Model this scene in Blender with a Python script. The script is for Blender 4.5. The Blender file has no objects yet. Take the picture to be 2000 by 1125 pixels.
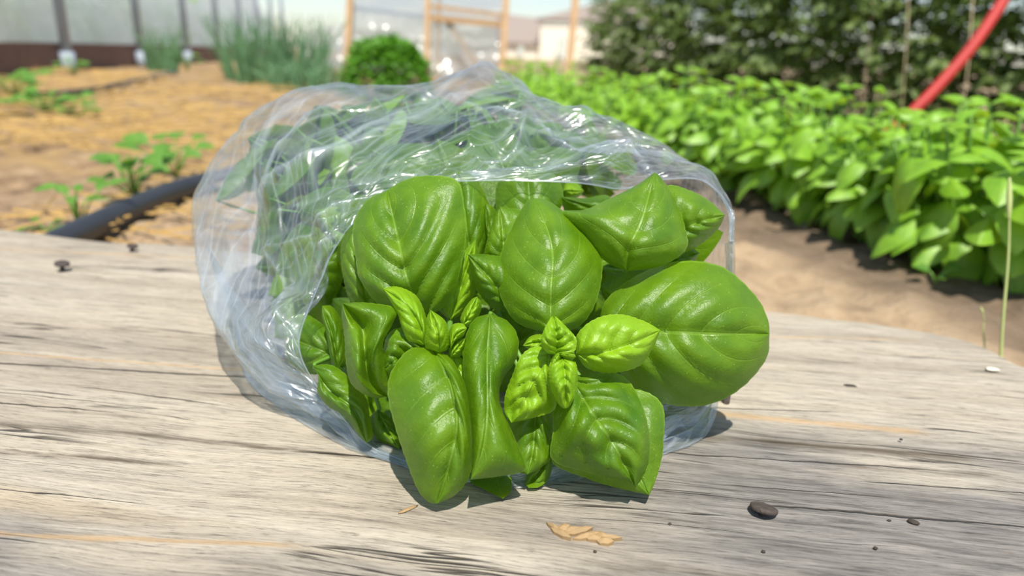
import bpy, random
import numpy as np
from math import sin, cos, tan, pi, radians, atan2, sqrt
from mathutils import Matrix, Vector

S = bpy.context.scene
COL = S.collection
rnd = random.Random(7)

# ------------------------------------------------------------------ camera
FPX = 1444.0                       # focal length in pixels of a 2000 px wide frame
PITCH, ROLL = radians(17.5), radians(2.0)
CAM = np.array([0.0, 0.0, 0.24])
_R = np.array([1.0, 0, 0]); FW = np.array([0, cos(PITCH), -sin(PITCH)]); _U = np.array([0, sin(PITCH), cos(PITCH)])
RT = _R * cos(ROLL) + _U * sin(ROLL)
UP = _U * cos(ROLL) - _R * sin(ROLL)
cam_data = bpy.data.cameras.new('camera')
cam = bpy.data.objects.new('camera', cam_data); COL.objects.link(cam)
M = Matrix.Identity(4)
for i in range(3):
    M[i][0] = RT[i]; M[i][1] = UP[i]; M[i][2] = -FW[i]; M[i][3] = CAM[i]
cam.matrix_world = M
cam_data.sensor_width = 36.0
cam_data.lens = 36.0 * FPX / 2000.0
cam_data.clip_start = 0.01; cam_data.clip_end = 500
cam_data.dof.use_dof = True
cam_data.dof.focus_distance = 0.338
cam_data.dof.aperture_fstop = 6.5
S.camera = cam

# ------------------------------------------------------------------ sky, sun, exposure
S.view_settings.view_transform = 'Standard'
S.view_settings.look = 'None'
S.view_settings.gamma = 1.0
S.view_settings.use_curve_mapping = False
S.view_settings.exposure = 0.30
S.cycles.transparent_max_bounces = 14
S.cycles.max_bounces = 6; S.cycles.diffuse_bounces = 3; S.cycles.glossy_bounces = 3; S.cycles.transmission_bounces = 3
S.cycles.use_adaptive_sampling = True; S.cycles.adaptive_threshold = 0.04
S.cycles.sample_clamp_indirect = 6.0
SUN_EL, SUN_AZ = radians(64), radians(170)      # azimuth: clockwise from +Y (straight ahead)
world = bpy.data.worlds.new('sky'); S.world = world; world.use_nodes = True
nt = world.node_tree; nt.nodes.clear()
wo = nt.nodes.new('ShaderNodeOutputWorld'); bg = nt.nodes.new('ShaderNodeBackground')
sky = nt.nodes.new('ShaderNodeTexSky'); sky.sky_type = 'NISHITA'; sky.sun_disc = False
sky.sun_elevation = SUN_EL; sky.sun_rotation = SUN_AZ; sky.air_density = 1.0; sky.dust_density = 0.6
hs_ = nt.nodes.new('ShaderNodeHueSaturation'); hs_.inputs['Saturation'].default_value = 0.85; hs_.inputs['Value'].default_value = 1.0
nt.links.new(sky.outputs[0], hs_.inputs['Color']); nt.links.new(hs_.outputs[0], bg.inputs[0]); nt.links.new(bg.outputs[0], wo.inputs[0])
bg.inputs[1].default_value = 0.125
sun_d = bpy.data.lights.new('sun', 'SUN'); sun_d.energy = 4.9; sun_d.angle = radians(0.8); sun_d.color = (1.0, 0.955, 0.87)
sun = bpy.data.objects.new('sun', sun_d); COL.objects.link(sun)
sv = Vector((sin(SUN_AZ) * cos(SUN_EL), cos(SUN_AZ) * cos(SUN_EL), sin(SUN_EL)))
sun.rotation_euler = sv.to_track_quat('Z', 'Y').to_euler(); sun.location = sv * 6

# ------------------------------------------------------------------ geometry helpers
BOARD_Z = 0.05
def ray(x, y): return FW + RT * ((x - 1000) / FPX) + UP * ((562.5 - y) / FPX)
def at(x, y, d): return CAM + ray(x, y) * d                      # point seen at a photo pixel, at depth d
def on(x, y, z):                                                 # point seen at a photo pixel, on a level plane
    r = ray(x, y); return CAM + r * ((z - CAM[2]) / r[2])

def rays(P): # P (...,2)
    P = np.asarray(P, float)
    return FW + RT * ((P[..., 0:1] - 1000) / FPX) + UP * ((562.5 - P[..., 1:2]) / FPX)

def vnoise(x, y, seed=0):
    x = np.asarray(x, float); y = np.asarray(y, float)
    xi = np.floor(x).astype(np.int64); yi = np.floor(y).astype(np.int64)
    fx = x - xi; fy = y - yi; fx = fx * fx * (3 - 2 * fx); fy = fy * fy * (3 - 2 * fy)
    def h(a, b):
        n = (a * 374761393 + b * 668265263 + seed * 974634777) & 0x7fffffff
        n = ((n ^ (n >> 13)) * 1274126177) & 0x7fffffff
        return ((n ^ (n >> 16)) & 0xffff) / 65535.0
    return (h(xi, yi) * (1 - fx) + h(xi + 1, yi) * fx) * (1 - fy) + (h(xi, yi + 1) * (1 - fx) + h(xi + 1, yi + 1) * fx) * fy
def fnoise(x, y, seed=0, oct=4):
    v = 0; a = 1; s = 0
    for k in range(oct):
        v = v + a * vnoise(x * 2 ** k, y * 2 ** k, seed + k); s += a; a *= .5
    return v / s

def crom(pts, closed=False, sub=12):
    P = np.asarray(pts, float); n = len(P)
    if closed: Q = np.vstack([P[-1], P, P[0], P[1]]); m = n
    else: Q = np.vstack([2 * P[0] - P[1], P, 2 * P[-1] - P[-2]]); m = n - 1
    out = []
    for i in range(m):
        a, b, c, d = Q[i:i + 4]
        for k in range(sub):
            t = k / sub
            out.append(.5 * ((2 * b) + (c - a) * t + (2 * a - 5 * b + 4 * c - d) * t * t + (3 * b - a - 3 * c + d) * t ** 3))
    if not closed: out.append(P[-1])
    return np.array(out)
def resample(P, n):
    d = np.r_[0, np.cumsum(np.linalg.norm(np.diff(P[:, :2], axis=0), axis=1))]
    t = np.linspace(0, d[-1], n)
    return np.stack([np.interp(t, d, P[:, k]) for k in range(P.shape[1])], 1)

def empty(name, loc, label=None, cat=None, group=None):
    o = bpy.data.objects.new(name, None); o.empty_display_size = .02; o.location = [float(v) for v in loc]; COL.objects.link(o)
    tag(o, label, cat, group); return o
def tag(o, label=None, cat=None, group=None, kind=None):
    if label: o['label'] = label
    if cat: o['category'] = cat
    if group: o['group'] = group
    if kind: o['kind'] = kind
    return o
def mesh(name, V, Fc, mat, parent=None, uv=None, smooth=True, loc=None):
    V = np.asarray(V, float).reshape(-1, 3)
    root = np.zeros(3); p = parent
    while p is not None: root = root + np.array(p.location); p = p.parent
    if loc is not None: root = np.asarray(loc, float)
    me = bpy.data.meshes.new(name)
    if isinstance(Fc, np.ndarray): Fc = Fc.tolist()
    me.from_pydata((V - root).tolist(), [], Fc)
    if uv is not None:
        ul = me.uv_layers.new(name='UVMap')
        li = np.empty(len(me.loops), np.int32); me.loops.foreach_get('vertex_index', li)
        ul.data.foreach_set('uv', np.asarray(uv, np.float32)[li].ravel())
    me.polygons.foreach_set('use_smooth', [smooth] * len(me.polygons))
    me.materials.append(mat); me.update()
    o = bpy.data.objects.new(name, me); COL.objects.link(o)
    if loc is not None: o.location = [float(v) for v in loc]
    if parent is not None: o.parent = parent
    return o
def grid_faces(nr, nc, wrap=False):
    r = np.arange(nr - 1)[:, None]; c = np.arange(nc if wrap else nc - 1)[None]
    c2 = (c + 1) % nc
    return np.stack([r * nc + c, r * nc + c2, (r + 1) * nc + c2, (r + 1) * nc + c], -1).reshape(-1, 4)
class MB:
    def __init__(s): s.V = []; s.F = []; s.n = 0
    def add(s, V, F):
        V = np.asarray(V, float).reshape(-1, 3); s.V.append(V)
        s.F += [[int(i) + s.n for i in f] for f in (F.tolist() if isinstance(F, np.ndarray) else F)]; s.n += len(V); return s
    def tube(s, pts, rad, k=8, cap=True):
        P = np.asarray(pts, float); n = len(P); rad = np.broadcast_to(np.asarray(rad, float), (n,))
        T = np.gradient(P, axis=0); T /= np.linalg.norm(T, axis=1)[:, None] + 1e-12
        a = np.array([0, 0, 1.0]) if abs(T[0][2]) < .9 else np.array([1.0, 0, 0])
        V = []
        for i in range(n):
            u = np.cross(T[i], a); u /= np.linalg.norm(u) + 1e-12; w = np.cross(u, T[i]); a = w
            th = np.arange(k) * 2 * pi / k
            V.append(P[i] + rad[i] * (np.cos(th)[:, None] * u + np.sin(th)[:, None] * w))
        F = grid_faces(n, k, True).tolist()
        if cap: F += [list(range(k))[::-1], list(range((n - 1) * k, n * k))]
        return s.add(np.concatenate(V), F)
    def box(s, c, size, rot=None, bev=.0):
        hx, hy, hz = [v / 2 for v in size]
        V = np.array([[x, y, z] for x in (-hx, hx) for y in (-hy, hy) for z in (-hz, hz)])
        if rot is not None: V = V @ np.asarray(rot).T
        return s.add(V + np.asarray(c), [[0, 1, 3, 2], [4, 6, 7, 5], [0, 4, 5, 1], [2, 3, 7, 6], [0, 2, 6, 4], [1, 5, 7, 3]])
    def beam(s, a, b, w, t):            # square bar from a to b
        a = np.asarray(a, float); b = np.asarray(b, float); d = b - a; L = np.linalg.norm(d); d /= L
        up = np.array([0, 1.0, 0]) if abs(d[1]) < .9 else np.array([0, 0, 1.0])
        u = np.cross(d, up); u /= np.linalg.norm(u); v = np.cross(u, d)
        return s.box((a + b) / 2, (w, t, L), np.stack([u, v, d], 1))
    def build(s, name, mat, parent=None, smooth=True, loc=None):
        return mesh(name, np.concatenate(s.V), s.F, mat, parent, None, smooth, loc)

# ------------------------------------------------------------------ material helpers
class NB:
    def __init__(s, name):
        s.m = bpy.data.materials.new(name); s.m.use_nodes = True; s.t = s.m.node_tree; s.t.nodes.clear()
        s.out = s.n('OutputMaterial')
    def n(s, typ, props=None, **kw):
        nd = s.t.nodes.new('ShaderNode' + typ)
        for k, v in (props or {}).items(): setattr(nd, k, v)
        for k, v in kw.items(): s.set(nd, k, v)
        return nd
    def set(s, nd, k, v):
        key = k.replace('_', ' ') if isinstance(k, str) else k
        if isinstance(key, str) and key.startswith('i') and key[1:].isdigit(): key = int(key[1:])
        sk = nd.inputs[key]
        if isinstance(v, bpy.types.NodeSocket): s.t.links.new(v, sk)
        elif isinstance(v, bpy.types.Node): s.t.links.new(v.outputs[0], sk)
        elif isinstance(v, (tuple, list)) and len(v) == 3 and len(sk.default_value) == 4: sk.default_value = (*v, 1)
        else: sk.default_value = v
    def math(s, op, a, b=None, c=None, clamp=False):
        nd = s.n('Math', {'operation': op, 'use_clamp': clamp}); s.set(nd, 0, a)
        if b is not None: s.set(nd, 1, b)
        if c is not None: s.set(nd, 2, c)
        return nd.outputs[0]
    def mix(s, f, a, b, blend='MIX'):
        nd = s.n('Mix', {'data_type': 'RGBA', 'blend_type': blend}); s.set(nd, 0, f); s.set(nd, 6, a); s.set(nd, 7, b); return nd.outputs[2]
    def ramp(s, f, stops, interp='LINEAR'):
        nd = s.n('ValToRGB'); s.set(nd, 0, f); e = nd.color_ramp; e.interpolation = interp
        while len(e.elements) < len(stops): e.elements.new(.5)
        for el, (p, c) in zip(e.elements, stops):
            el.position = p; el.color = (*c, 1) if isinstance(c, (tuple, list)) else (c, c, c, 1)
        return nd.outputs[0]
    def step(s, f, lo, hi):
        nd = s.n('MapRange', {'clamp': True, 'interpolation_type': 'SMOOTHSTEP'}); s.set(nd, 0, f); s.set(nd, 1, lo); s.set(nd, 2, hi); return nd.outputs[0]
    def noise(s, vec, scale, detail=4, rough=.55, dist=0.0):
        nd = s.n('TexNoise', Scale=scale, Detail=detail, Roughness=rough, Distortion=dist)
        if vec is not None: s.set(nd, 'Vector', vec)
        return nd.outputs[0]
    def map(s, vec, scale=(1, 1, 1), loc=(0, 0, 0)):
        nd = s.n('Mapping'); s.set(nd, 'Vector', vec); nd.inputs['Scale'].default_value = scale; nd.inputs['Location'].default_value = loc; return nd.outputs[0]
    def obj(s): return s.n('TexCoord').outputs['Object']
    def bump(s, h, strength=.3, dist=.001, normal=None):
        nd = s.n('Bump', Strength=strength, Distance=dist, Height=h)
        if normal is not None: s.set(nd, 'Normal', normal)
        return nd.outputs[0]
    def pbr(s, col, rough=.6, **kw):
        nd = s.n('BsdfPrincipled'); s.set(nd, 'Base Color', col); s.set(nd, 'Roughness', rough)
        for k, v in kw.items(): s.set(nd, k, v)
        return nd.outputs[0]
    def end(s, sh): s.t.links.new(sh, s.out.inputs[0]); return s.m

def simple(name, col, rough=.7, var=.25, scale=30, metallic=0.0, bump=.2):
    b = NB(name); o = b.obj(); n = b.noise(o, scale, 5)
    c = b.mix(n, tuple(v * (1 - var) for v in col), tuple(min(1, v * (1 + var)) for v in col))
    return b.end(b.pbr(c, rough, Metallic=metallic, Normal=b.bump(n, bump, .002)))

def leaf_mat(name, base, light, vein, trans, rough=.37, tmix=.27, pairs=5.0):
    b = NB(name); tc = b.n('TexCoord'); sep = b.n('SeparateXYZ'); b.set(sep, 0, tc.outputs['UV'])
    v = b.math('ABSOLUTE', b.math('MULTIPLY_ADD', sep.outputs[0], 2.0, -1.0)); t = sep.outputs[1]
    ph = b.math('SUBTRACT', b.math('MULTIPLY', t, pairs), b.math('MULTIPLY', b.math('POWER', v, 1.25), 1.9))
    fr = b.math('PINGPONG', ph, .5)
    lat = b.math('SUBTRACT', 1.0, b.step(fr, 0.0, .05)); lat = b.math('MULTIPLY', lat, b.math('SUBTRACT', 1.0, b.step(v, .55, .95)))
    midr = b.math('SUBTRACT', 1.0, b.step(v, .012, .04))
    vm = b.math('MAXIMUM', b.math('MULTIPLY', lat, .55), midr)
    ob = tc.outputs['Object']
    n1 = b.noise(ob, 60, 3); rn = b.n('ObjectInfo').outputs['Random']
    c = b.mix(b.ramp(n1, [(.3, 0.0), (.7, 1.0)]), base, light)
    c = b.mix(b.math('MULTIPLY', rn, .35), c, light)
    vor = b.n('TexVoronoi', Scale=520.0); b.set(vor, 'Vector', ob)
    spk = b.math('SUBTRACT', 1.0, b.step(vor.outputs[0], .10, .2))
    wn = b.n('TexWhiteNoise'); b.set(wn, 0, vor.outputs['Position']); spk = b.math('MULTIPLY', spk, b.step(wn.outputs[0], .6, .75))
    c = b.mix(b.math('MULTIPLY', vm, .5), c, vein)
    c = b.mix(b.math('MULTIPLY', spk, .45), c, (.45, .62, .16))
    edge = b.step(v, .965, 1.0); c = b.mix(b.math('MULTIPLY', edge, .5), c, vein)
    fine = b.noise(ob, 800, 3, .7)
    h = b.math('ADD', b.math('MULTIPLY', fine, .8), b.math('MULTIPLY', vm, -.9))
    h = b.math('ADD', h, b.math('MULTIPLY', b.noise(ob, 240, 3), .9))
    nm = b.bump(h, .5, .0007)
    p = b.pbr(c, rough, Normal=nm); pn = p.node; pn.inputs['Specular IOR Level'].default_value = .55
    tr = b.n('BsdfTranslucent', Color=trans, Normal=nm)
    ms = b.n('MixShader'); b.set(ms, 0, tmix); b.set(ms, 1, p); b.set(ms, 2, tr.outputs[0])
    return b.end(ms.outputs[0])

M_LEAF = leaf_mat('basil_leaf', (.054, .150, .003), (.138, .268, .005), (.24, .42, .045), (.42, .66, .010))
M_YOUNG = leaf_mat('young_basil_leaf', (.19, .39, .008), (.27, .48, .012), (.40, .60, .07), (.55, .75, .02))
M_ROW = leaf_mat('row_basil_leaf', (.15, .35, .02), (.27, .50, .03), (.36, .56, .10), (.56, .78, .04), rough=.38)
M_TOM = leaf_mat('tomato_leaf', (.075, .125, .026), (.14, .205, .04), (.20, .28, .07), (.30, .44, .05), rough=.5)
M_PARS = leaf_mat('parsley_leaf', (.07, .22, .010), (.12, .32, .012), (.14, .36, .03), (.2, .5, .02), rough=.45)
M_WEED = leaf_mat('weed_leaf', (.07, .21, .02), (.12, .29, .03), (.25, .45, .1), (.3, .6, .05), rough=.5)
M_CHIVE = simple('chive_blade', (.13, .27, .12), .5, .35, 8)
M_STEM = simple('green_stem', (.13, .28, .035), .5, .2, 40)
M_TOMSTEM = simple('tomato_stem', (.10, .16, .05), .6, .2, 40)
M_STRAW = simple('straw', (.42, .26, .075), .7, .35, 15)
M_GRASS = simple('dry_grass', (.40, .46, .16), .6, .3, 30)
M_HOSE = simple('black_hose', (.030, .032, .038), .45, .3, 30)
M_RED = simple('red_hose', (.42, .022, .015), .6, .15, 30)
M_RUST = simple('rusty_iron', (.085, .066, .055), .75, .5, 300, .3, .8)
M_BROWN = simple('brown_board', (.19, .11, .08), .8, .3, 12)
M_GALV = simple('galvanised_steel', (.34, .39, .45), .6, .12, 20, .0)
M_FRAMEWOOD = simple('weathered_frame_wood', (.47, .30, .15), .75, .25, 12)
M_TWINE = simple('pale_twine', (.55, .44, .28), .8, .2, 50)
M_CHIP = simple('bark_chip', (.34, .225, .105), .8, .3, 150)
M_DIRT = simple('dirt_crumb', (.05, .037, .026), .9, .5, 400)
M_PETAL = simple('cream_petal', (.82, .78, .60), .6, .08, 200)
M_HWALL = simple('house_wall', (.90, .84, .70), .85, .05, 1)
M_HROOF = simple('house_roof', (.30, .245, .21), .85, .15, 3)
M_GLASSWIN = simple('window_glass', (.62, .66, .60), .15, .1, 1)
M_TRIM = simple('house_trim', (.33, .28, .22), .8, .1, 1)

def sheen(b, nm, f0, f1, pw=4.5):
    # two-sided Fresnel-like reflectance of a thin film
    g = b.n('NewGeometry'); dt = b.n('VectorMath', {'operation': 'DOT_PRODUCT'}); b.set(dt, 0, nm); b.set(dt, 1, g.outputs['Incoming'])
    c = b.math('ABSOLUTE', dt.outputs['Value']); k = b.math('POWER', b.math('SUBTRACT', 1.0, c, clamp=True), pw)
    return b.math('MULTIPLY_ADD', k, f1, f0, clamp=True)
def film_sheet_mat(name, tint, trans=.25, rough=.25):
    b = NB(name); o = b.obj(); n = b.noise(b.map(o, (1.5, 1.5, .5)), 3, 4)
    dif = b.n('BsdfDiffuse', Color=tint); tl = b.n('BsdfTranslucent', Color=tint); tp = b.n('BsdfTransparent', Color=(.92, .95, .94))
    gl = b.n('BsdfGlossy', Color=(1, 1, 1), Roughness=rough)
    nm = b.bump(n, .4, .05); b.set(gl, 'Normal', nm)
    a = b.n('MixShader'); b.set(a, 0, .72); b.set(a, 1, dif); b.set(a, 2, tl)
    c = b.n('MixShader'); b.set(c, 0, b.math('MULTIPLY_ADD', n, .3, trans - .15)); b.set(c, 1, a); b.set(c, 2, tp)
    fz = sheen(b, nm, .04, .45); d = b.n('MixShader'); b.set(d, 0, fz); b.set(d, 1, c); b.set(d, 2, gl)
    return b.end(d.outputs[0])
M_FILM = film_sheet_mat('greenhouse_film', (.95, .97, .94), .16)
M_FILM2 = film_sheet_mat('house_film', (.80, .84, .88), .35, .2)

def bag_mat():
    b = NB('clear_bag_film'); tc = b.n('TexCoord'); uv = tc.outputs['UV']; o = tc.outputs['Object']
    ph = b.map(uv, (.80, .36, 1))
    def rot(v, ang, sc, loc=(0, 0, 0)):
        m = b.n('Mapping'); b.set(m, 'Vector', v); m.inputs['Rotation'].default_value = (0, 0, ang); return b.map(m.outputs[0], sc, loc)
    def ridge(v, scale, det=2, dist=.5):
        n = b.noise(v, scale, det, .5, dist); return b.math('SUBTRACT', 1.0, b.math('MULTIPLY', b.math('ABSOLUTE', b.math('SUBTRACT', n, .5)), 5.0), clamp=True)
    r1 = ridge(rot(ph, .75, (6, 75, 1)), 1.0, 1, .3); r2 = ridge(rot(ph, .35, (8, 120, 1), (3, 7, 0)), 1.0, 1, .3); r3 = ridge(rot(ph, -.5, (9, 45, 1), (1, 2, 0)), 1.0)
    wob = b.noise(ph, 25, 3)
    pw = b.n('VectorMath', {'operation': 'ADD'}); b.set(pw, 0, ph); wv = b.n('CombineXYZ', X=b.math('MULTIPLY', wob, .03), Y=b.math('MULTIPLY', wob, -.03)); b.set(pw, 1, wv.outputs[0])
    v1 = b.n('TexVoronoi', Scale=1.0); b.set(v1, 'Vector', rot(pw.outputs[0], .7, (6, 17, 1)))
    v2 = b.n('TexVoronoi', Scale=1.0); b.set(v2, 'Vector', rot(pw.outputs[0], .3, (26, 60, 1)))
    h = b.math('ADD', b.math('MULTIPLY', v1.outputs[0], 2.4), b.math('MULTIPLY', v2.outputs[0], .14))
    h = b.math('ADD', h, b.math('MULTIPLY', b.math('ADD', b.math('POWER', r1, 3.0), b.math('ADD', b.math('MULTIPLY', b.math('POWER', r2, 3.0), .6), b.math('MULTIPLY', b.math('POWER', r3, 3.0), .7))), .20))
    nm = b.bump(h, .5, .006)
    tp = b.n('BsdfTransparent', Color=(.89, .915, .93))
    gl = b.n('BsdfGlossy', Color=(1, 1, 1), Roughness=.10, Normal=nm)
    gl2 = b.n('BsdfGlossy', Color=(.95, .98, 1), Roughness=.30, Normal=nm)
    dif = b.n('BsdfDiffuse', Color=(.78, .86, .95), Normal=nm); tl = b.n('BsdfTranslucent', Color=(.80, .87, .95))
    hz = b.n('MixShader'); b.set(hz, 0, .40); b.set(hz, 1, dif); b.set(hz, 2, tl)
    big = b.step(b.noise(rot(ph, .75, (5, 22, 1), (4, 4, 0)), 1.0, 3), .42, .68)
    lines = b.math('MAXIMUM', b.math('POWER', r1, 7.0), b.math('MAXIMUM', b.math('MULTIPLY', b.math('POWER', r2, 7.0), .7), b.math('MULTIPLY', b.math('POWER', r3, 5.0), .6)))
    hfac = b.math('ADD', b.math('MULTIPLY_ADD', big, .07, .02), b.math('MULTIPLY', lines, .24))
    fold = b.n('Attribute', {'attribute_name': 'fold'}).outputs['Fac']     # doubled film along the folds is milkier
    hfac = b.math('ADD', hfac, b.math('MULTIPLY', fold, .36))
    a = b.n('MixShader'); b.set(a, 0, hfac); b.set(a, 1, tp); b.set(a, 2, hz)
    g = b.n('MixShader'); b.set(g, 0, .42); b.set(g, 1, gl); b.set(g, 2, gl2)
    c = b.n('MixShader'); b.set(c, 0, sheen(b, nm, .10, .50, 4.0)); b.set(c, 1, a); b.set(c, 2, g)
    return b.end(c.outputs[0])
M_BAG = bag_mat()

# ------------------------------------------------------------------ ground
def hill(x, y):
    sx = np.clip((.5 - x) / 2.0, 0, 1); sy = np.clip((y - 1.4) / 2.4, 0, 1)
    return .085 * (sx * sx * (3 - 2 * sx)) * (sy * sy * (3 - 2 * sy))
def gz(x, y): return float(hill(np.array(float(x)), np.array(float(y))))
def ground_mat():
    b = NB('soil'); o = b.obj(); sep = b.n('SeparateXYZ'); b.set(sep, 0, o)
    n1 = b.noise(o, 3.2, 6, .62); n2 = b.noise(o, 22, 6, .65); n3 = b.noise(b.map(o, (1, 2.5, 1)), 6, 5, .6, .5)
    soil = b.ramp(n2, [(.28, (.06, .036, .02)), (.48, (.22, .14, .075)), (.75, (.40, .27, .15))])
    straw = b.ramp(n3, [(.3, (.10, .062, .03)), (.45, (.25, .155, .06)), (.58, (.34, .215, .075)), (.7, (.34, .25, .14)), (.85, (.40, .30, .17))])
    tan_ = b.ramp(n2, [(.25, (.19, .13, .075)), (.48, (.36, .255, .15)), (.8, (.47, .35, .22))])
    left = b.math('SUBTRACT', 1.0, b.step(b.math('MULTIPLY_ADD', n1, .5, sep.outputs[0]), .0, .55))
    far = b.step(b.math('MULTIPLY_ADD', n1, 1.4, sep.outputs[1]), 1.75, 2.5)
    sm = b.math('MULTIPLY', left, b.math('MULTIPLY', far, b.step(n3, .36, .56)))
    c = b.mix(left, tan_, b.mix(b.step(n1, .42, .62), soil, tan_))
    c = b.mix(sm, c, straw)
    c = b.mix(b.math('MULTIPLY', b.step(n1, .6, .72), .35), c, (.30, .24, .19))
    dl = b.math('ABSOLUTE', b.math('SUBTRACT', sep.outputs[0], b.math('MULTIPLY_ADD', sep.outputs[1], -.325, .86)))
    wet_shade = b.math('SUBTRACT', 1.0, b.step(b.math('MULTIPLY_ADD', n2, -.12, dl), .06, .17))  # damp soil and the basil row's shade, painted together as a dark band
    c = b.mix(b.math('MULTIPLY', wet_shade, .8), c, b.ramp(n2, [(.3, (.045, .03, .02)), (.7, (.16, .11, .07))]))
    h = b.math('ADD', n2, b.math('MULTIPLY', b.noise(o, 90, 4), .4))
    return b.end(b.pbr(c, .95, Normal=b.bump(h, .8, .012)))
xs = np.unique(np.r_[np.linspace(-45, -5, 18), np.linspace(-5, -1.6, 90), np.linspace(-1.6, 1.4, 210), np.linspace(1.4, 4, 50), np.linspace(4, 45, 18)])
ys = np.unique(np.r_[np.linspace(-2, .3, 8), np.linspace(.3, 2.2, 150), np.linspace(2.2, 6, 120), np.linspace(6, 80, 24)])
X, Y = np.meshgrid(xs, ys)
clod = (fnoise(X * 9, Y * 9, 3, 4) - .5) * .034 + (fnoise(X * 28, Y * 28, 5, 3) - .5) * .026
fade = np.clip((7 - Y) / 3, 0, 1)
Z = hill(X, Y) + clod * fade - .012
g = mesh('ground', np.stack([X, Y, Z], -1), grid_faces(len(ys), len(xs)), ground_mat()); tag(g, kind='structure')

# loose straw on the left-hand soil
mb = MB()
for i in range(3400):
    y = rnd.uniform(.9, 4.2) if rnd.random() < .5 else rnd.uniform(1.7, 4.2); x = rnd.uniform(-.95 * y, -.02 * y + .1)
    if x > -.12 and y < 1.6: continue
    if vnoise(np.array(x * 2.2), np.array(y * 2.6), 41) < .46: continue
    L = rnd.uniform(.03, .13); a = rnd.gauss(0.1, .7); w = rnd.uniform(.0008, .002)
    dx, dy = cos(a) * L / 2, sin(a) * L / 2; z = gz(x, y) + rnd.uniform(.0, .012); tz = rnd.uniform(-.008, .012)
    nx, ny = -sin(a) * w, cos(a) * w
    mb.add([[x - dx - nx, y - dy - ny, z], [x - dx + nx, y - dy + ny, z], [x + dx + nx, y + dy + ny, z + tz], [x + dx - nx, y + dy - ny, z + tz],
            [x - dx, y - dy, z + w * 1.6], [x + dx, y + dy, z + tz + w * 1.6]], [[0, 1, 4], [2, 3, 5], [0, 4, 5, 3], [1, 2, 5, 4]])
o = mb.build('straw_mulch', M_STRAW, smooth=False); tag(o, 'loose golden straw scattered over the soil on the left', 'straw', kind='stuff')

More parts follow.
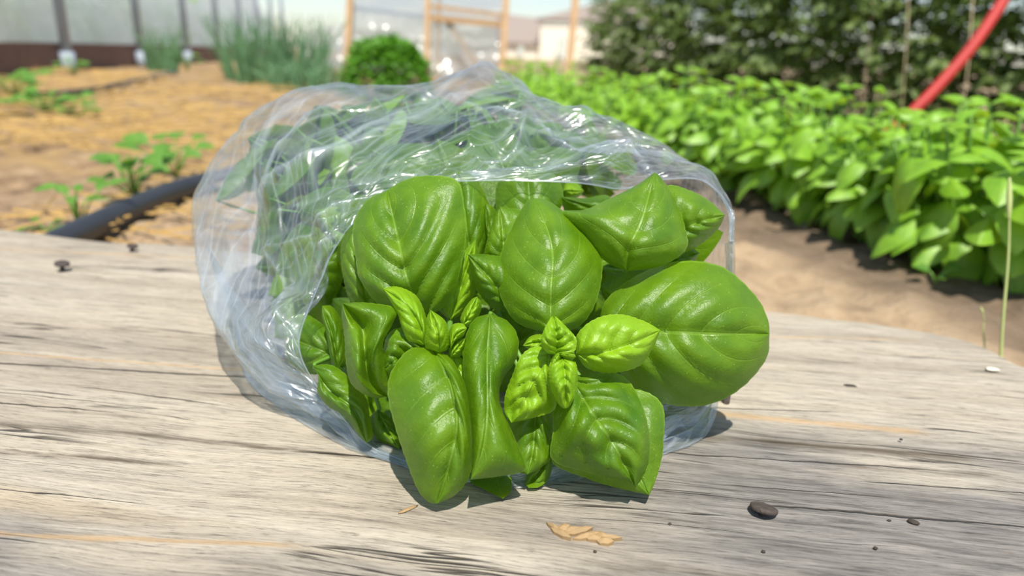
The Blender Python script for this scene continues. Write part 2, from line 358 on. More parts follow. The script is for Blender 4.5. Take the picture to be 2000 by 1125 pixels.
# ------------------------------------------------------------------ the weathered plank
GR = atan2(-.125, 1.0)
BO = np.array([0.0, .40, BOARD_Z])
ca, sa = cos(GR), sin(GR)
def to_board(P):
    P = np.asarray(P) - BO; return np.stack([P[..., 0] * ca + P[..., 1] * sa, -P[..., 0] * sa + P[..., 1] * ca], -1)
def wood_mat():
    b = NB('weathered_plank'); o = b.obj(); sep = b.n('SeparateXYZ'); b.set(sep, 0, o); lx, ly = sep.outputs[0], sep.outputs[1]
    wob = b.math('MULTIPLY', b.math('SUBTRACT', b.noise(b.map(o, (3, 6, 1)), 1.5, 3), .5), .022)
    comb = b.n('CombineXYZ', X=lx, Y=b.math('ADD', ly, wob), Z=sep.outputs[2]); q = comb.outputs[0]
    fine = b.noise(b.map(q, (45, 820, 1)), 1.0, 5, .75)
    vfine = b.noise(b.map(q, (160, 2200, 1)), 1.0, 3, .7)
    med = b.noise(b.map(q, (17, 210, 1)), 1.0, 8, .70, .3)
    band = b.noise(b.map(q, (1.6, 26, 1), (2, 7, 0)), 1.0, 4, .5, .3)
    patch = b.noise(b.map(q, (3.2, 9, 1), (5, 1, 0)), 1.0, 5, .6, .4)
    col = b.ramp(band, [(.22, (.33, .28, .22)), (.42, (.43, .365, .275)), (.55, (.49, .43, .335)), (.72, (.46, .36, .23)), (.85, (.56, .495, .395))])
    grey = b.ramp(med, [(.3, (.13, .117, .103)), (.7, (.30, .275, .245))])
    right = b.math('MULTIPLY', b.step(lx, -.08, .16), b.math('SUBTRACT', 1.0, b.step(ly, -.055, .02)))
    front = b.math('SUBTRACT', 1.0, b.step(ly, -.175, -.14))
    gm = b.math('MULTIPLY', b.step(patch, .36, .60), b.math('MULTIPLY_ADD', right, 1.0, .12), clamp=True)
    gm = b.math('MAXIMUM', gm, b.math('MULTIPLY', front, b.math('MULTIPLY', b.step(patch, .25, .5), .85)))
    col = b.mix(gm, col, grey)
    fl = b.noise(b.map(q, (55, 430, 1), (4, 8, 0)), 1.0, 4, .6); flm = b.noise(b.map(q, (9, 40, 1), (6, 1, 0)), 1.0, 3)
    col = b.mix(b.math('MULTIPLY', b.step(fl, .60, .72), b.step(flm, .40, .62)), col, (.15, .12, .085))
    col = b.mix(1.0, col, b.ramp(med, [(.30, .50), (.45, .97), (.70, 1.12)]), 'MULTIPLY')
    col = b.mix(1.0, col, b.ramp(b.math('MULTIPLY_ADD', vfine, .35, b.math('MULTIPLY', fine, .65)), [(.36, .30), (.47, .93), (.62, 1.18)]), 'MULTIPLY')
    dst = b.step(b.noise(b.map(q, (6, 22, 1), (1, 3, 0)), 1.0, 6, .7), .60, .74)
    col = b.mix(b.math('MULTIPLY', dst, .55), col, (.13, .10, .065))
    ck = b.noise(b.map(q, (2.4, 62, 1), (7, 2, 0)), 1.0, 3, .5)
    cl = b.math('SUBTRACT', 1.0, b.step(b.math('ABSOLUTE', b.math('SUBTRACT', ck, .5)), .0, .011))
    cl = b.math('MULTIPLY', cl, b.step(b.noise(b.map(q, (7, 20, 1), (9, 9, 0)), 1.0, 2), .50, .60))
    crack = cl
    # long checks and stains that run with the grain: (photo points, width m, depth 0..1, colour class)
    shared = []
    for off in (0.0, 37.0):
        sn = b.n('TexNoise', Scale=1.0, Detail=4.0, Roughness=.65); b.set(sn, 'Vector', b.map(o, (34, 2, 1), (off, off, 0))); sc_ = b.n('SeparateColor'); b.set(sc_, 0, sn.outputs['Color']); shared += list(sc_.outputs)
    def line(p0, p1, w, soft, seed):
        A = to_board(on(*p0, BOARD_Z)); B = to_board(on(*p1, BOARD_Z))
        sl = (B[1] - A[1]) / (B[0] - A[0])
        nn, nw_ = shared[int(seed * 10) % 6], shared[(int(seed * 10) + 2) % 6]
        yy = b.math('ADD', b.math('MULTIPLY_ADD', lx, sl, float(A[1] - sl * A[0])), b.math('MULTIPLY', b.math('SUBTRACT', nn, .5), .004))
        d = b.math('ABSOLUTE', b.math('SUBTRACT', ly, yy))
        ww = b.math('MULTIPLY', nw_, w * 2)
        m = b.math('SUBTRACT', 1.0, b.step(b.math('DIVIDE', d, ww), soft, 1.0))
        x0, x1 = min(A[0], B[0]), max(A[0], B[0])
        m = b.math('MULTIPLY', m, b.math('MULTIPLY', b.step(lx, float(x0 - .01), float(x0 + .01)), b.math('SUBTRACT', 1.0, b.step(lx, float(x1 - .01), float(x1 + .01)))))
        return m
    for k, (p0, p1, w) in enumerate([((-300, 690), (480, 735), .0012), ((480, 735), (760, 775), .0008), ((1500, 985), (2300, 1050), .0010),
                                     ((1300, 882), (1800, 912), .0007), ((1420, 945), (1700, 965), .0005), ((160, 755), (420, 790), .0006),
                                     ((1340, 790), (1620, 800), .0006), ((-200, 770), (180, 800), .0006), ((1700, 935), (2200, 970), .0007), ((600, 880), (1000, 915), .0012)]):
        m = line(p0, p1, w, .25, k * 1.7 + .3); crack = b.math('MAXIMUM', crack, m)
    for k, (p0, p1, w) in enumerate([((-200, 815), (310, 850), .006), ((260, 845), (700, 890), .004), ((-200, 865), (350, 905), .0035), ((620, 850), (1000, 900), .005), ((1350, 850), (1900, 890), .008), ((1650, 905), (1950, 925), .005)]):
        m = line(p0, p1, w, .0, k * 2.9 + 5.1); col = b.mix(b.math('MULTIPLY', m, b.step(med, .35, .6)), col, (.115, .088, .058))
    for k, (p0, p1, w) in enumerate([((-300, 470), (420, 503), .004), ((-300, 668), (480, 722), .0018), ((1360, 800), (1800, 840), .006), ((1500, 655), (1800, 660), .002), ((-200, 1032), (560, 1062), .003)]):
        m = line(p0, p1, w, .0, k * 3.3 + 8.1); col = b.mix(b.math('MULTIPLY', m, .6), col, (.50, .31, .13))
    col = b.mix(b.math('MULTIPLY', crack, .9), col, (.035, .025, .016))
    h = b.math('ADD', b.math('MULTIPLY', fine, .5), b.math('SUBTRACT', med, b.math('MULTIPLY', crack, 1.6)))
    return b.end(b.pbr(col, .82, Normal=b.bump(h, .9, .0013)))
edge_px = [(-420, 408), (-200, 418), (0, 435), (120, 446), (240, 460), (370, 466), (900, 520), (1480, 586), (1600, 600), (1700, 612), (1790, 626), (1880, 645), (1960, 682), (2000, 695), (2080, 712), (2300, 760), (2500, 800)]
EB = to_board(np.array([on(x, y, BOARD_Z) for x, y in edge_px]))
E2 = crom(EB, sub=10)
bx = np.linspace(EB[0][0], EB[-1][0], 900)
order = np.argsort(E2[:, 0]); yb = np.interp(bx, E2[order, 0], E2[order, 1])
yb = yb + (fnoise(bx * 14, bx * 0, 61, 4) - .5) * .010
nw = 340; yf = -.40
tv = np.linspace(0, 1, nw)
BX = np.repeat(bx[:, None], nw, 1); BY = yf + (yb[:, None] - yf) * tv[None]
dist = yb[:, None] - BY
BZ = (fnoise(BX * 3.5, BY * 30, 71, 4) - .5) * .0030 + (fnoise(BX * 10, BY * 190, 72, 3) - .5) * .0010
BZ -= .010 * np.exp(-(dist / .006) ** 1.0) + .004 * np.exp(-(dist / .03))
BZ -= .0008
top = np.stack([BX, BY, BZ], -1)
side = top[:, -1:, :].repeat(3, 1); side[:, 0, 2] -= .012; side[:, 1, 2] -= .03; side[:, 2, 2] = -BOARD_Z - .01; side[:, 1, 1] -= .003; side[:, 2, 1] -= .012
bot = side[:, -1:, :].copy(); bot[:, 0, 1] = yf; fr = bot.copy()
allv = np.concatenate([top, side, bot], 1)
nc = allv.shape[1]
F = grid_faces(len(bx), nc).tolist()
for i in (0, len(bx) - 1):
    F.append([i * nc + k for k in range(0, nw, 20)] + [i * nc + k for k in range(nw - 1, nc)])
plank = mesh('wooden_plank', allv, F, wood_mat()); plank.location = BO.tolist(); plank.rotation_euler = (0, 0, GR)
tag(plank, 'wide weathered grey wooden plank lying on the soil under the bag of basil', 'plank')

# ------------------------------------------------------------------ basil leaves traced in place
def bulge(t, v, pairs=5.0):
    ph = t * pairs - 1.9 * np.abs(v) ** 1.25
    return np.abs(np.sin(pi * ph)) ** .75
_seed = [0]
def pixleaf(parent, mid, L, R, d, e=(.010, .010), bump=.0016, cup=.003, rough=.003, young=False, name='leaf', nt=54, nv=13, tooth=1.0, mat=None):
    _seed[0] += 1; sd = _seed[0]
    base, tip = mid[0], mid[-1]
    mp = resample(crom(mid), nt)
    Lp = resample(crom([base] + list(L) + [tip]), nt); Rp = resample(crom([base] + list(R) + [tip]), nt)
    t = np.linspace(0, 1, nt)[:, None]; v = np.linspace(-1, 1, nv * 2 + 1)[None]
    a = np.abs(v)
    saw = (np.mod(t * 17 + sd * .37, 1.0)) * tooth * 1.6
    def grow(E):
        D = E - mp; n = np.linalg.norm(D, axis=1)[:, None] + 1e-6
        return E + D / n * (saw - .6 * tooth) * np.clip(n / 40, 0, 1)
    Lp = grow(Lp); Rp = grow(Rp)
    edge = np.where((v < 0)[..., None], Lp[:, None, :], Rp[:, None, :])
    px = mp[:, None, :] + (edge - mp[:, None, :]) * a[..., None]
    w = np.sqrt(np.clip(np.sin(pi * np.clip(t, 0, 1)), 0, 1)); wb = w * (1 - t ** 3)
    dd = np.interp(np.linspace(0, 1, nt), np.linspace(0, 1, len(d)), d)[:, None]
    if len(d) > 2:
        dd = np.interp(np.linspace(0, 1, nt), np.linspace(0, 1, len(crom([[q, 0] for q in d]))), crom([[q, 0] for q in d])[:, 0])[:, None]
    dep = dd + np.where(v < 0, e[0], e[1]) * w * a ** 1.7 - cup * 4 * a * (1 - a) * w
    dep = dep - 1.7 * bump * bulge(t, v) * (1 - a ** 4) * wb + .0009 * np.exp(-(v / .07) ** 2) * w
    dep = dep + rough * 2 * (fnoise(t * 3.2 + sd * 7.7, v * 1.6 + sd * 3.1 + 0 * t, 11, 2) - .5) * w
    ry = rays(px)
    lim = (BOARD_Z + .0022 - CAM[2]) / np.where(ry[..., 2] < -1e-4, ry[..., 2], -1e-4)
    dep = np.minimum(dep, np.where(ry[..., 2] < -1e-4, lim, 9))
    V = CAM + ry * dep[..., None]
    uv = np.stack([np.broadcast_to(v * .5 + .5, dep.shape), np.broadcast_to(t, dep.shape)], -1).reshape(-1, 2)
    return mesh(name, V, grid_faces(nt, nv * 2 + 1), mat or (M_YOUNG if young else M_LEAF), parent, uv)

def sprig(label, px, depth, end, leaves, group='basil sprigs in the bag', rad=.0022):
    base = at(*px, depth); root = empty('basil_sprig', base, label, 'basil sprig', group)
    mb = MB(); e3 = at(*end)
    q = np.array([base + (e3 - base) * s for s in np.linspace(0, 1, 8)])
    if len(leaves):
        mb.tube(q, np.linspace(rad * .6, rad, 8), 8)
    for lf in leaves:
        lf = dict(lf); pet = lf.pop('pet', True)
        pixleaf(root, **lf)
        b0 = at(*lf['mid'][0], lf['d'][0] + .0006); b1 = at(*lf['mid'][1], lf['d'][0] + .002)
        if pet:
            # leaf stalk: runs from the leaf base back to the sprig stem
            k = np.argmin(np.linalg.norm(q - b0, axis=1)); k = min(7, k + 1)
            dirv = (b0 - b1); dirv /= np.linalg.norm(dirv)
            mb.tube([b0 - dirv * .002, b0 + np.array(FW) * .004, (b0 + q[k]) / 2 + np.array(FW) * .006, q[k]], [.0009, .0010, .0012, .0014], 6)
    mb.build('stem', M_STEM, root)
    return root
def D(mid, L, R, d, **k): return dict(mid=mid, L=L, R=R, d=d, **k)

# right-hand sprig at the mouth of the bag
sprig('bright basil sprig at the right of the mouth, with a broad leaf over the plank', (1096, 692), .327, (1000, 560, .47), [
    D([(1075, 652), (1076, 570), (1078, 480), (1045, 387)], [(1010, 630), (978, 580), (972, 530), (985, 475), (1012, 420), (1030, 392)],
      [(1130, 638), (1164, 590), (1177, 515), (1158, 470), (1115, 425), (1072, 393)], (.342, .341, .352, .372), e=(.016, .016), bump=.0018, cup=.002),
    D([(1165, 650), (1285, 648), (1400, 652), (1503, 652)], [(1185, 585), (1250, 535), (1330, 510), (1412, 522), (1476, 578), (1500, 625)],
      [(1200, 710), (1245, 765), (1310, 791), (1385, 790), (1450, 756), (1497, 700)], (.364, .355, .353, .366), e=(.018, .018), bump=.0026, cup=.005),
    D([(1160, 770), (1190, 850), (1240, 920), (1268, 967)], [(1110, 850), (1078, 902), (1150, 936), (1215, 955)], [(1240, 760), (1293, 790), (1296, 865), (1289, 910), (1276, 950)],
      (.345, .334, .327), e=(.004, .004), bump=.001),
    D([(1112, 735), (1152, 800), (1196, 865), (1240, 949)], [(1083, 760), (1080, 840), (1079, 898), (1146, 922), (1207, 936), (1224, 936)],
      [(1165, 729), (1214, 733), (1248, 775), (1268, 843), (1266, 905), (1254, 932)], (.333, .322, .319, .322), e=(.007, .010), bump=.003, cup=.003, rough=.007),
    D([(1125, 692), (1180, 688), (1240, 669), (1290, 645)], [(1128, 652), (1165, 622), (1213, 614), (1260, 628)], [(1148, 720), (1195, 728), (1248, 715), (1276, 678)],
      (.326, .321, .322, .330), e=(.006, .008), bump=.0014, cup=.003, young=True),
    D([(1072, 690), (1050, 730), (1022, 785), (999, 826)], [(1050, 676), (1020, 692), (1000, 735), (986, 775), (986, 808)], [(1084, 730), (1087, 782), (1078, 804), (1038, 817)],
      (.327, .322, .322, .324), e=(.006, .003), bump=.0022, cup=.001, rough=.006, young=True),
    D([(1078, 672), (1050, 668), (1021, 675)], [(1060, 654), (1036, 657)], [(1060, 684), (1038, 684)], (.334, .335), young=True, bump=.0006),
    D([(1085, 693), (1088, 665), (1081, 616)], [(1068, 688), (1056, 668), (1063, 643), (1074, 623)], [(1120, 688), (1125, 662), (1106, 638), (1090, 622)],
      (.323, .320, .325), e=(-.004, -.004), bump=.0016, young=True, rough=.004),
    D([(1100, 700), (1104, 740), (1105, 798)], [(1074, 710), (1073, 745), (1086, 782), (1098, 796)], [(1124, 708), (1128, 745), (1121, 778), (1111, 795)],
      (.318, .312, .315), e=(.004, .004), bump=.0012, cup=.002, young=True),
    D([(1093, 690), (1084, 700), (1077, 718)], [(1086, 690), (1075, 704)], [(1098, 700), (1092, 712)], (.316, .314), bump=.0003, rough=.001, cup=.001, young=True, pet=False),
    D([(1093, 692), (1108, 692), (1125, 697)], [(1102, 687), (1120, 690)], [(1102, 703), (1116, 704)], (.316, .314), bump=.0003, rough=.001, cup=.001, young=True, pet=False),
])
# the long leaf hanging between the two front sprigs and what lies under it
sprig('sprig with a long drooping darker leaf between the two front rosettes', (985, 650), .345, (960, 560, .47), [
    D([(1050, 760), (1045, 830), (1040, 885), (1030, 927)], [(1003, 790), (990, 850), (1005, 915)], [(1078, 800), (1079, 885), (1058, 912)], (.342, .335, .331), e=(.006, .006)),
    D([(1074, 885), (1060, 915), (1032, 953)], [(1052, 890), (1034, 915), (1026, 940)], [(1079, 905), (1072, 935), (1052, 951)], (.345, .342), e=(.003, .002), bump=.0005),
    D([(955, 880), (968, 925), (982, 974)], [(928, 900), (918, 938), (950, 958)], [(990, 890), (999, 935), (996, 962)], (.350, .345), bump=.0006),
    D([(957, 612), (952, 700), (952, 800), (942, 880), (919, 937)], [(925, 625), (906, 668), (904, 705), (911, 760), (922, 835), (924, 895)],
      [(992, 628), (1012, 660), (1008, 702), (980, 745), (976, 785), (998, 838), (1022, 895), (1024, 920), (968, 931)],
      (.341, .326, .314, .308, .309), e=(.008, .014), bump=.0008, cup=.004),
])
# left-hand sprig
sprig('basil sprig left of centre, tiny pale new leaves above one big hanging leaf', (878, 672), .333, (880, 560, .47), [
    D([(885, 690), (900, 760), (925, 830)], [(868, 700), (870, 780)], [(908, 705), (930, 735), (935, 790)], (.338, .334), young=True, bump=.0006),
    D([(843, 680), (878, 745), (893, 830), (876, 915), (853, 984)], [(800, 682), (766, 722), (757, 765), (768, 820), (790, 890), (815, 955), (836, 980)],
      [(880, 700), (906, 745), (919, 805), (924, 875), (917, 930), (890, 966)], (.334, .318, .311, .312, .317), e=(.010, .010), bump=.0020, cup=.004),
    D([(835, 680), (790, 695), (748, 722)], [(812, 655), (782, 640), (757, 655), (748, 690)], [(818, 698), (782, 730), (758, 740)], (.342, .340), e=(.003, .003), bump=.002, rough=.006),
    D([(757, 775), (722, 745), (712, 680), (706, 640), (669, 592)], [(725, 776), (688, 752), (676, 712), (673, 660), (667, 615)], [(772, 755), (758, 705), (748, 670), (768, 630), (772, 602), (715, 591)],
      (.350, .338, .331, .336, .338), e=(.004, .006), bump=.0010, cup=.005, rough=.008),
    D([(828, 675), (822, 640), (797, 600), (748, 563)], [(800, 668), (785, 640), (776, 612), (760, 584)], [(836, 650), (833, 622), (815, 580), (778, 560)],
      (.336, .333, .335, .343), e=(.004, .012), bump=.0010, cup=.003, young=True),
    D([(858, 690), (856, 655), (841, 605)], [(832, 680), (830, 650), (833, 622)], [(876, 680), (877, 650), (868, 625)], (.330, .324, .328), e=(.008, .008), bump=.0006, young=True),
    D([(880, 682), (890, 655), (912, 641)], [(876, 655), (884, 634), (903, 632)], [(890, 668), (904, 658)], (.328, .326), bump=.0004, rough=.001, young=True, pet=False),
    D([(880, 697), (893, 680), (909, 660)], [(877, 682), (888, 664)], [(898, 697), (910, 678)], (.331, .330), bump=.0004, rough=.001, young=True, pet=False),
    D([(903, 638), (918, 612), (932, 579)], [(899, 622), (909, 600), (922, 584)], [(922, 636), (938, 610), (940, 592)], (.338, .340), bump=.0006, rough=.002, young=True),
])
# lower left under the film edge
sprig('darker basil sprig at the lower left corner of the bag mouth', (690, 700), .392, (720, 560, .48), [
    D([(700, 702), (640, 690), (555, 655)], [(650, 650), (600, 615), (570, 622)], [(660, 722), (600, 730), (560, 700)], (.385, .395), e=(.006, .010)),
    D([(610, 713), (640, 760), (690, 800), (716, 866)], [(622, 735), (620, 765), (640, 793), (672, 812), (696, 845), (708, 858)], [(650, 714), (690, 745), (716, 780), (722, 812), (728, 852)],
      (.366, .363, .361, .362), e=(.004, .006), bump=.0008, rough=.004),
    D([(738, 800), (748, 830), (780, 878)], [(722, 818), (734, 855), (762, 868)], [(760, 815), (776, 845), (781, 866)], (.372, .366), bump=.0008),
    D([(662, 722), (650, 660), (629, 597)], [(649, 716), (638, 655), (629, 620)], [(680, 700), (672, 640), (650, 600)], (.376, .374, .378), e=(.002, .018), bump=.0008),
    D([(615, 560), (630, 520), (668, 478)], [(600, 600), (580, 540), (620, 480)], [(640, 600), (668, 550), (672, 505)], (.418, .414), e=(.003, .012), bump=.0008),
    D([(730, 700), (690, 760), (660, 800)], [(680, 700), (640, 740)], [(760, 760), (700, 830)], (.41, .405)),
    D([(790, 760), (790, 830), (800, 880)], [(740, 780), (750, 850)], [(840, 790), (830, 870)], (.40, .385)),
])
# upper left
sprig('basil sprig with a large quilted leaf at the upper left of the mouth', (830, 600), .372, (840, 480, .50), [
    D([(722, 620), (705, 530), (692, 430)], [(690, 600), (672, 550), (666, 480)], [(760, 580), (750, 500), (720, 440)], (.386, .380, .386), e=(.008, .004)),
    D([(880, 625), (905, 545), (930, 465)], [(866, 600), (885, 520)], [(905, 610), (928, 570), (936, 510)], (.372, .370), young=True, bump=.0008),
    D([(930, 570), (912, 450), (895, 335)], [(890, 520), (876, 430), (880, 360)], [(946, 505), (959, 445), (952, 392), (927, 345)], (.386, .382, .390), e=(.006, .012), bump=.0012),
    D([(838, 618), (800, 560), (780, 480), (756, 371)], [(750, 600), (706, 552), (695, 505), (690, 440), (716, 392)], [(880, 585), (903, 510), (911, 455), (907, 405), (892, 352), (830, 343), (790, 352)],
      (.362, .352, .356, .372), e=(.010, .008), bump=.0030, cup=.003, rough=.004),
])
# upper middle
sprig('dark basil sprig deep in the middle of the bag mouth', (1000, 560), .385, (1000, 480, .52), [
    D([(1030, 450), (1034, 395), (1030, 330)], [(980, 435), (968, 398), (977, 350)], [(1084, 425), (1100, 378), (1078, 338)], (.390, .392, .398), e=(.010, .012), bump=.0006),
    D([(965, 510), (955, 450), (948, 397)], [(950, 480), (944, 430)], [(985, 470), (968, 410)], (.384, .386), bump=.0005),
    D([(985, 520), (982, 460), (976, 403)], [(952, 505), (947, 488), (960, 440)], [(1030, 500), (1050, 440), (1020, 412)], (.374, .372, .376), e=(.004, .012), bump=.0006),
    D([(1000, 605), (962, 550), (914, 497)], [(968, 605), (937, 575), (920, 530)], [(1010, 550), (990, 508), (950, 497)], (.366, .358, .362), e=(.008, .010), bump=.0010),
    D([(1000, 700), (1020, 640), (1010, 590)], [(960, 680), (960, 610)], [(1060, 680), (1060, 610)], (.39, .385)),
])
# upper right
sprig('basil sprig at the upper right of the mouth with a pointed cupped leaf', (1200, 530), .385, (1080, 500, .52), [
    D([(1100, 372), (1120, 374), (1141, 373)], [(1105, 358), (1125, 358)], [(1105, 386), (1128, 386)], (.43, .432), young=True, bump=.0004),
    D([(1200, 440), (1150, 405), (1093, 384)], [(1190, 384), (1140, 387)], [(1160, 440), (1110, 420)], (.402, .404), bump=.0006),
    D([(1290, 480), (1350, 440), (1416, 420)], [(1278, 400), (1303, 363), (1345, 371), (1385, 392)], [(1330, 495), (1370, 476), (1402, 448)], (.384, .376, .378), e=(.008, .010), bump=.0018),
    D([(1285, 515), (1325, 505), (1366, 494)], [(1310, 485), (1345, 480)], [(1310, 528), (1350, 518)], (.396, .39), bump=.0006),
    D([(1225, 530), (1228, 484), (1254, 430), (1279, 336)], [(1180, 508), (1135, 455), (1094, 415), (1144, 409), (1196, 385), (1242, 362)], [(1290, 520), (1340, 487), (1337, 440), (1317, 386), (1292, 348)],
      (.362, .352, .360, .374), e=(.016, .014), bump=.0010, cup=.004, rough=.004),
    D([(1170, 560), (1230, 600), (1330, 520)], [(1190, 520), (1270, 500)], [(1230, 680), (1320, 600)], (.40, .41)),
])

# ------------------------------------------------------------------ the bag
rim = [(1428, 470, .402), (1425, 405, .402), (1372, 352, .402), (1292, 350, .398), (1215, 367, .392), (1130, 358, .388), (1000, 353, .386), (852, 356, .384), (768, 371, .382), (700, 425, .380),
       (650, 487, .376), (610, 560, .372), (583, 640, .370), (600, 715, .370), (650, 795, .368), (720, 868, .366), (830, 928, .356), (950, 955, .346), (1100, 935, .352), (1292, 856, .380), (1380, 796, .402), (1421, 620, .410)]
mid_ = [(1429, 472, .412), (1427, 404, .418), (1390, 335, .425), (1318, 316, .425), (1235, 300, .425), (1150, 275, .420), (1020, 255, .412), (890, 262, .410), (760, 275, .415), (640, 330, .420),
        (560, 400, .420), (500, 500, .42), (470, 600, .415), (495, 710, .405), (560, 800, .395), (690, 882, .375), (815, 938, .360), (950, 958, .348), (1100, 938, .355), (1296, 856, .386), (1382, 797, .408), (1424, 622, .418)]
sil = [(1428, 475, .43), (1426, 405, .44), (1392, 345, .45), (1338, 298, .46), (1250, 240, .47), (1150, 198, .475), (1060, 160, .478), (958, 132, .485), (830, 164, .50), (690, 160, .52),
       (560, 175, .53), (440, 216, .53), (376, 335, .525), (374, 480, .505), (428, 640, .47), (515, 790, .425), (690, 890, .378), (950, 960, .350), (1100, 940, .358), (1300, 852, .392), (1384, 796, .415), (1425, 622, .43)]
rim, mid_, sil = map(np.array, (rim, mid_, sil))
cen = np.array([900, 430])
def shrink(R_, k, d, lift=0):
    Q = R_.copy(); Q[:, :2] = cen + (Q[:, :2] - cen) * k; Q[:, 2] = Q[:, 2] + d; Q[:, 1] += lift; return Q
rings = [rim, (rim * .55 + mid_ * .45) - np.array([0, 0, .006]), mid_ - np.array([0, 0, .006]), (mid_ * .45 + sil * .55) - np.array([0, 0, .006]), sil, shrink(sil, .93, .05, -4), shrink(sil, .80, .10, -6), shrink(sil, .58, .14, -8), shrink(sil, .30, .165, -8), shrink(sil, .02, .175, -8)]
NU = 840
def ring3(Q):
    P = crom(Q, True, 24); idx = np.linspace(0, len(P), NU, endpoint=False)
    P = np.vstack([P, P[:1]]); P = np.stack([np.interp(idx, np.arange(len(P)), P[:, k]) for k in range(3)], 1)
    return CAM + rays(P[:, :2]) * P[:, 2:3]
RG = np.array([ring3(q) for q in rings])                 # (10, NU, 3)
NS = 280
si = np.r_[np.linspace(0, 5, 220, endpoint=False), np.linspace(5, 9, 60)]
def loft(RG, si):
    n = len(RG); Q = np.concatenate([2 * RG[:1] - RG[1:2], RG, 2 * RG[-1:] - RG[-2:-1]])
    out = []
    for s in si:
        i = min(int(s), n - 2); t = s - i; a, b_, c, d = Q[i:i + 4]
        out.append(.5 * ((2 * b_) + (c - a) * t + (2 * a - 5 * b_ + 4 * c - d) * t * t + (3 * b_ - a - 3 * c + d) * t ** 3))
    return np.array(out)
FV = loft(RG, si)
def normals(V):
    du = np.roll(V, -1, 1) - np.roll(V, 1, 1); ds = np.gradient(V, axis=0)
    n = np.cross(du, ds); n /= np.linalg.norm(n, axis=-1, keepdims=True) + 1e-12
    return n
FN = normals(FV); ctr = FV.mean(axis=(0, 1))
if (FN[NS // 3] * (FV[NS // 3] - ctr)).sum() < 0: FN = -FN
UU = np.linspace(0, 1, NU, endpoint=False)[None] * np.ones((NS, 1)); SS = (si / (len(rings) - 1))[:, None] * np.ones((1, NU))
# crumple: folded facets (triangle waves) with warped coordinates, plus sharp drawn-in creases
rs = np.random.RandomState(5)
wu = UU * 22 + 1.2 * (fnoise(UU * 12, SS * 9, 21, 3) - .5); ws = SS * 9 + 1.2 * (fnoise(UU * 14 + 5, SS * 9, 22, 3) - .5)
disp = np.zeros_like(UU)
for k in range(9):
    th = rs.uniform(-.9, .9) + (pi / 2 if k % 3 == 0 else .35); fr = rs.uniform(.35, 1.3)
    q = (wu * cos(th) + ws * sin(th)) * fr + rs.uniform(0, 9)
    disp += (np.abs(np.mod(q, 2) - 1) - .5) * .0060 / fr ** .9
for k in range(90):
    u0, s0 = rs.uniform(.02, .85), rs.uniform(.02, .62); th = rs.normal(-.75, .6); Lc = rs.uniform(.02, .10)
    du = np.mod(UU - u0 + .5, 1) - .5; ds = (SS - s0) * .45
    al = du * cos(th) + ds * sin(th); ac = -du * sin(th) + ds * cos(th) + .25 * (al ** 2) / Lc * rs.uniform(-1, 1)
    disp += rs.choice([-1, 1], p=[.35, .65]) * rs.uniform(.0012, .0035) * np.exp(-np.abs(ac) / rs.uniform(.0022, .006)) * np.exp(-(al / Lc) ** 2)
FOLD = np.zeros_like(UU)
_p = FV - CAM; _d = _p @ FW; PXX = 1000 + FPX * (_p @ RT) / _d; PXY = 562.5 - FPX * (_p @ UP) / _d
folds = [([(440, 456), (520, 372), (640, 302), (760, 232), (905, 158)], .0060, 9, .9), ([(470, 476), (600, 442), (700, 386), (850, 332)], .0045, 8, .7), ([(515, 405), (640, 346), (780, 300), (900, 300)], -.0040, 9, .5),
         ([(560, 205), (490, 300), (430, 430)], .0040, 9, .6), ([(705, 178), (600, 262), (470, 424)], .0045, 8, .7), ([(830, 170), (700, 252), (590, 335)], .0040, 8, .6), ([(640, 175), (520, 250), (420, 360)], .0035, 9, .5),
         ([(1036, 185), (1004, 258), (900, 332)], .0045, 9, .6), ([(1040, 182), (1105, 250), (1190, 300), (1290, 335)], .0055, 9, .8), ([(960, 150), (1090, 215), (1240, 262), (1345, 312)], -.0040, 10, .4), ([(860, 172), (960, 190), (1050, 216)], .0040, 8, .6),
         ([(1235, 262), (1205, 325), (1150, 352)], .0025, 7, .5), ([(1160, 345), (1250, 290), (1300, 300)], .0035, 7, .6), ([(905, 330), (1010, 310), (1110, 330)], .0040, 7, .6), ([(760, 330), (900, 300), (1030, 250)], .0045, 8, .7), ([(1060, 200), (1180, 330)], .003, 6, .5),
         ([(442, 462), (455, 600), (528, 760)], .0050, 9, .7), ([(402, 432), (462, 655)], .0035, 9, .4), ([(482, 462), (560, 620), (640, 772)], .0045, 8, .6), ([(520, 470), (545, 600), (600, 712)], -.0035, 8, .4), ([(545, 610), (610, 720), (650, 790)], .003, 7, .6),
         ([(560, 560), (600, 500), (680, 430)], .0045, 8, .6), ([(1390, 500), (1424, 430), (1380, 380)], .0025, 6, .4), ([(520, 760), (640, 820), (790, 905)], .0030, 7, .6)]
front = (_d < .52) & (SS < .56)
for pl, amp, wpx, hz_ in folds:
    q = crom(pl, sub=10); dm = np.full(UU.shape, 1e9); tt = np.zeros_like(UU)
    for i in range(len(q) - 1):
        a_, b_ = q[i], q[i + 1]; ab = b_ - a_; t_ = np.clip(((PXX - a_[0]) * ab[0] + (PXY - a_[1]) * ab[1]) / (ab @ ab), 0, 1)
        dq = np.hypot(PXX - a_[0] - ab[0] * t_, PXY - a_[1] - ab[1] * t_); m_ = dq < dm; dm = np.where(m_, dq, dm); tt = np.where(m_, (i + t_) / (len(q) - 1), tt)
    env = np.sin(pi * np.clip(tt * .86 + .07, 0, 1)) ** .6 * front
    jag = 1 + .5 * (fnoise(tt * 9 + amp * 999, 0 * tt, 77, 2) - .5)
    disp += amp * env * jag * np.exp(-dm / (wpx * 1.4)); FOLD = np.maximum(FOLD, hz_ * env * np.exp(-(dm / (wpx * .45)) ** 1.3))
disp -= np.percentile(disp, 82)
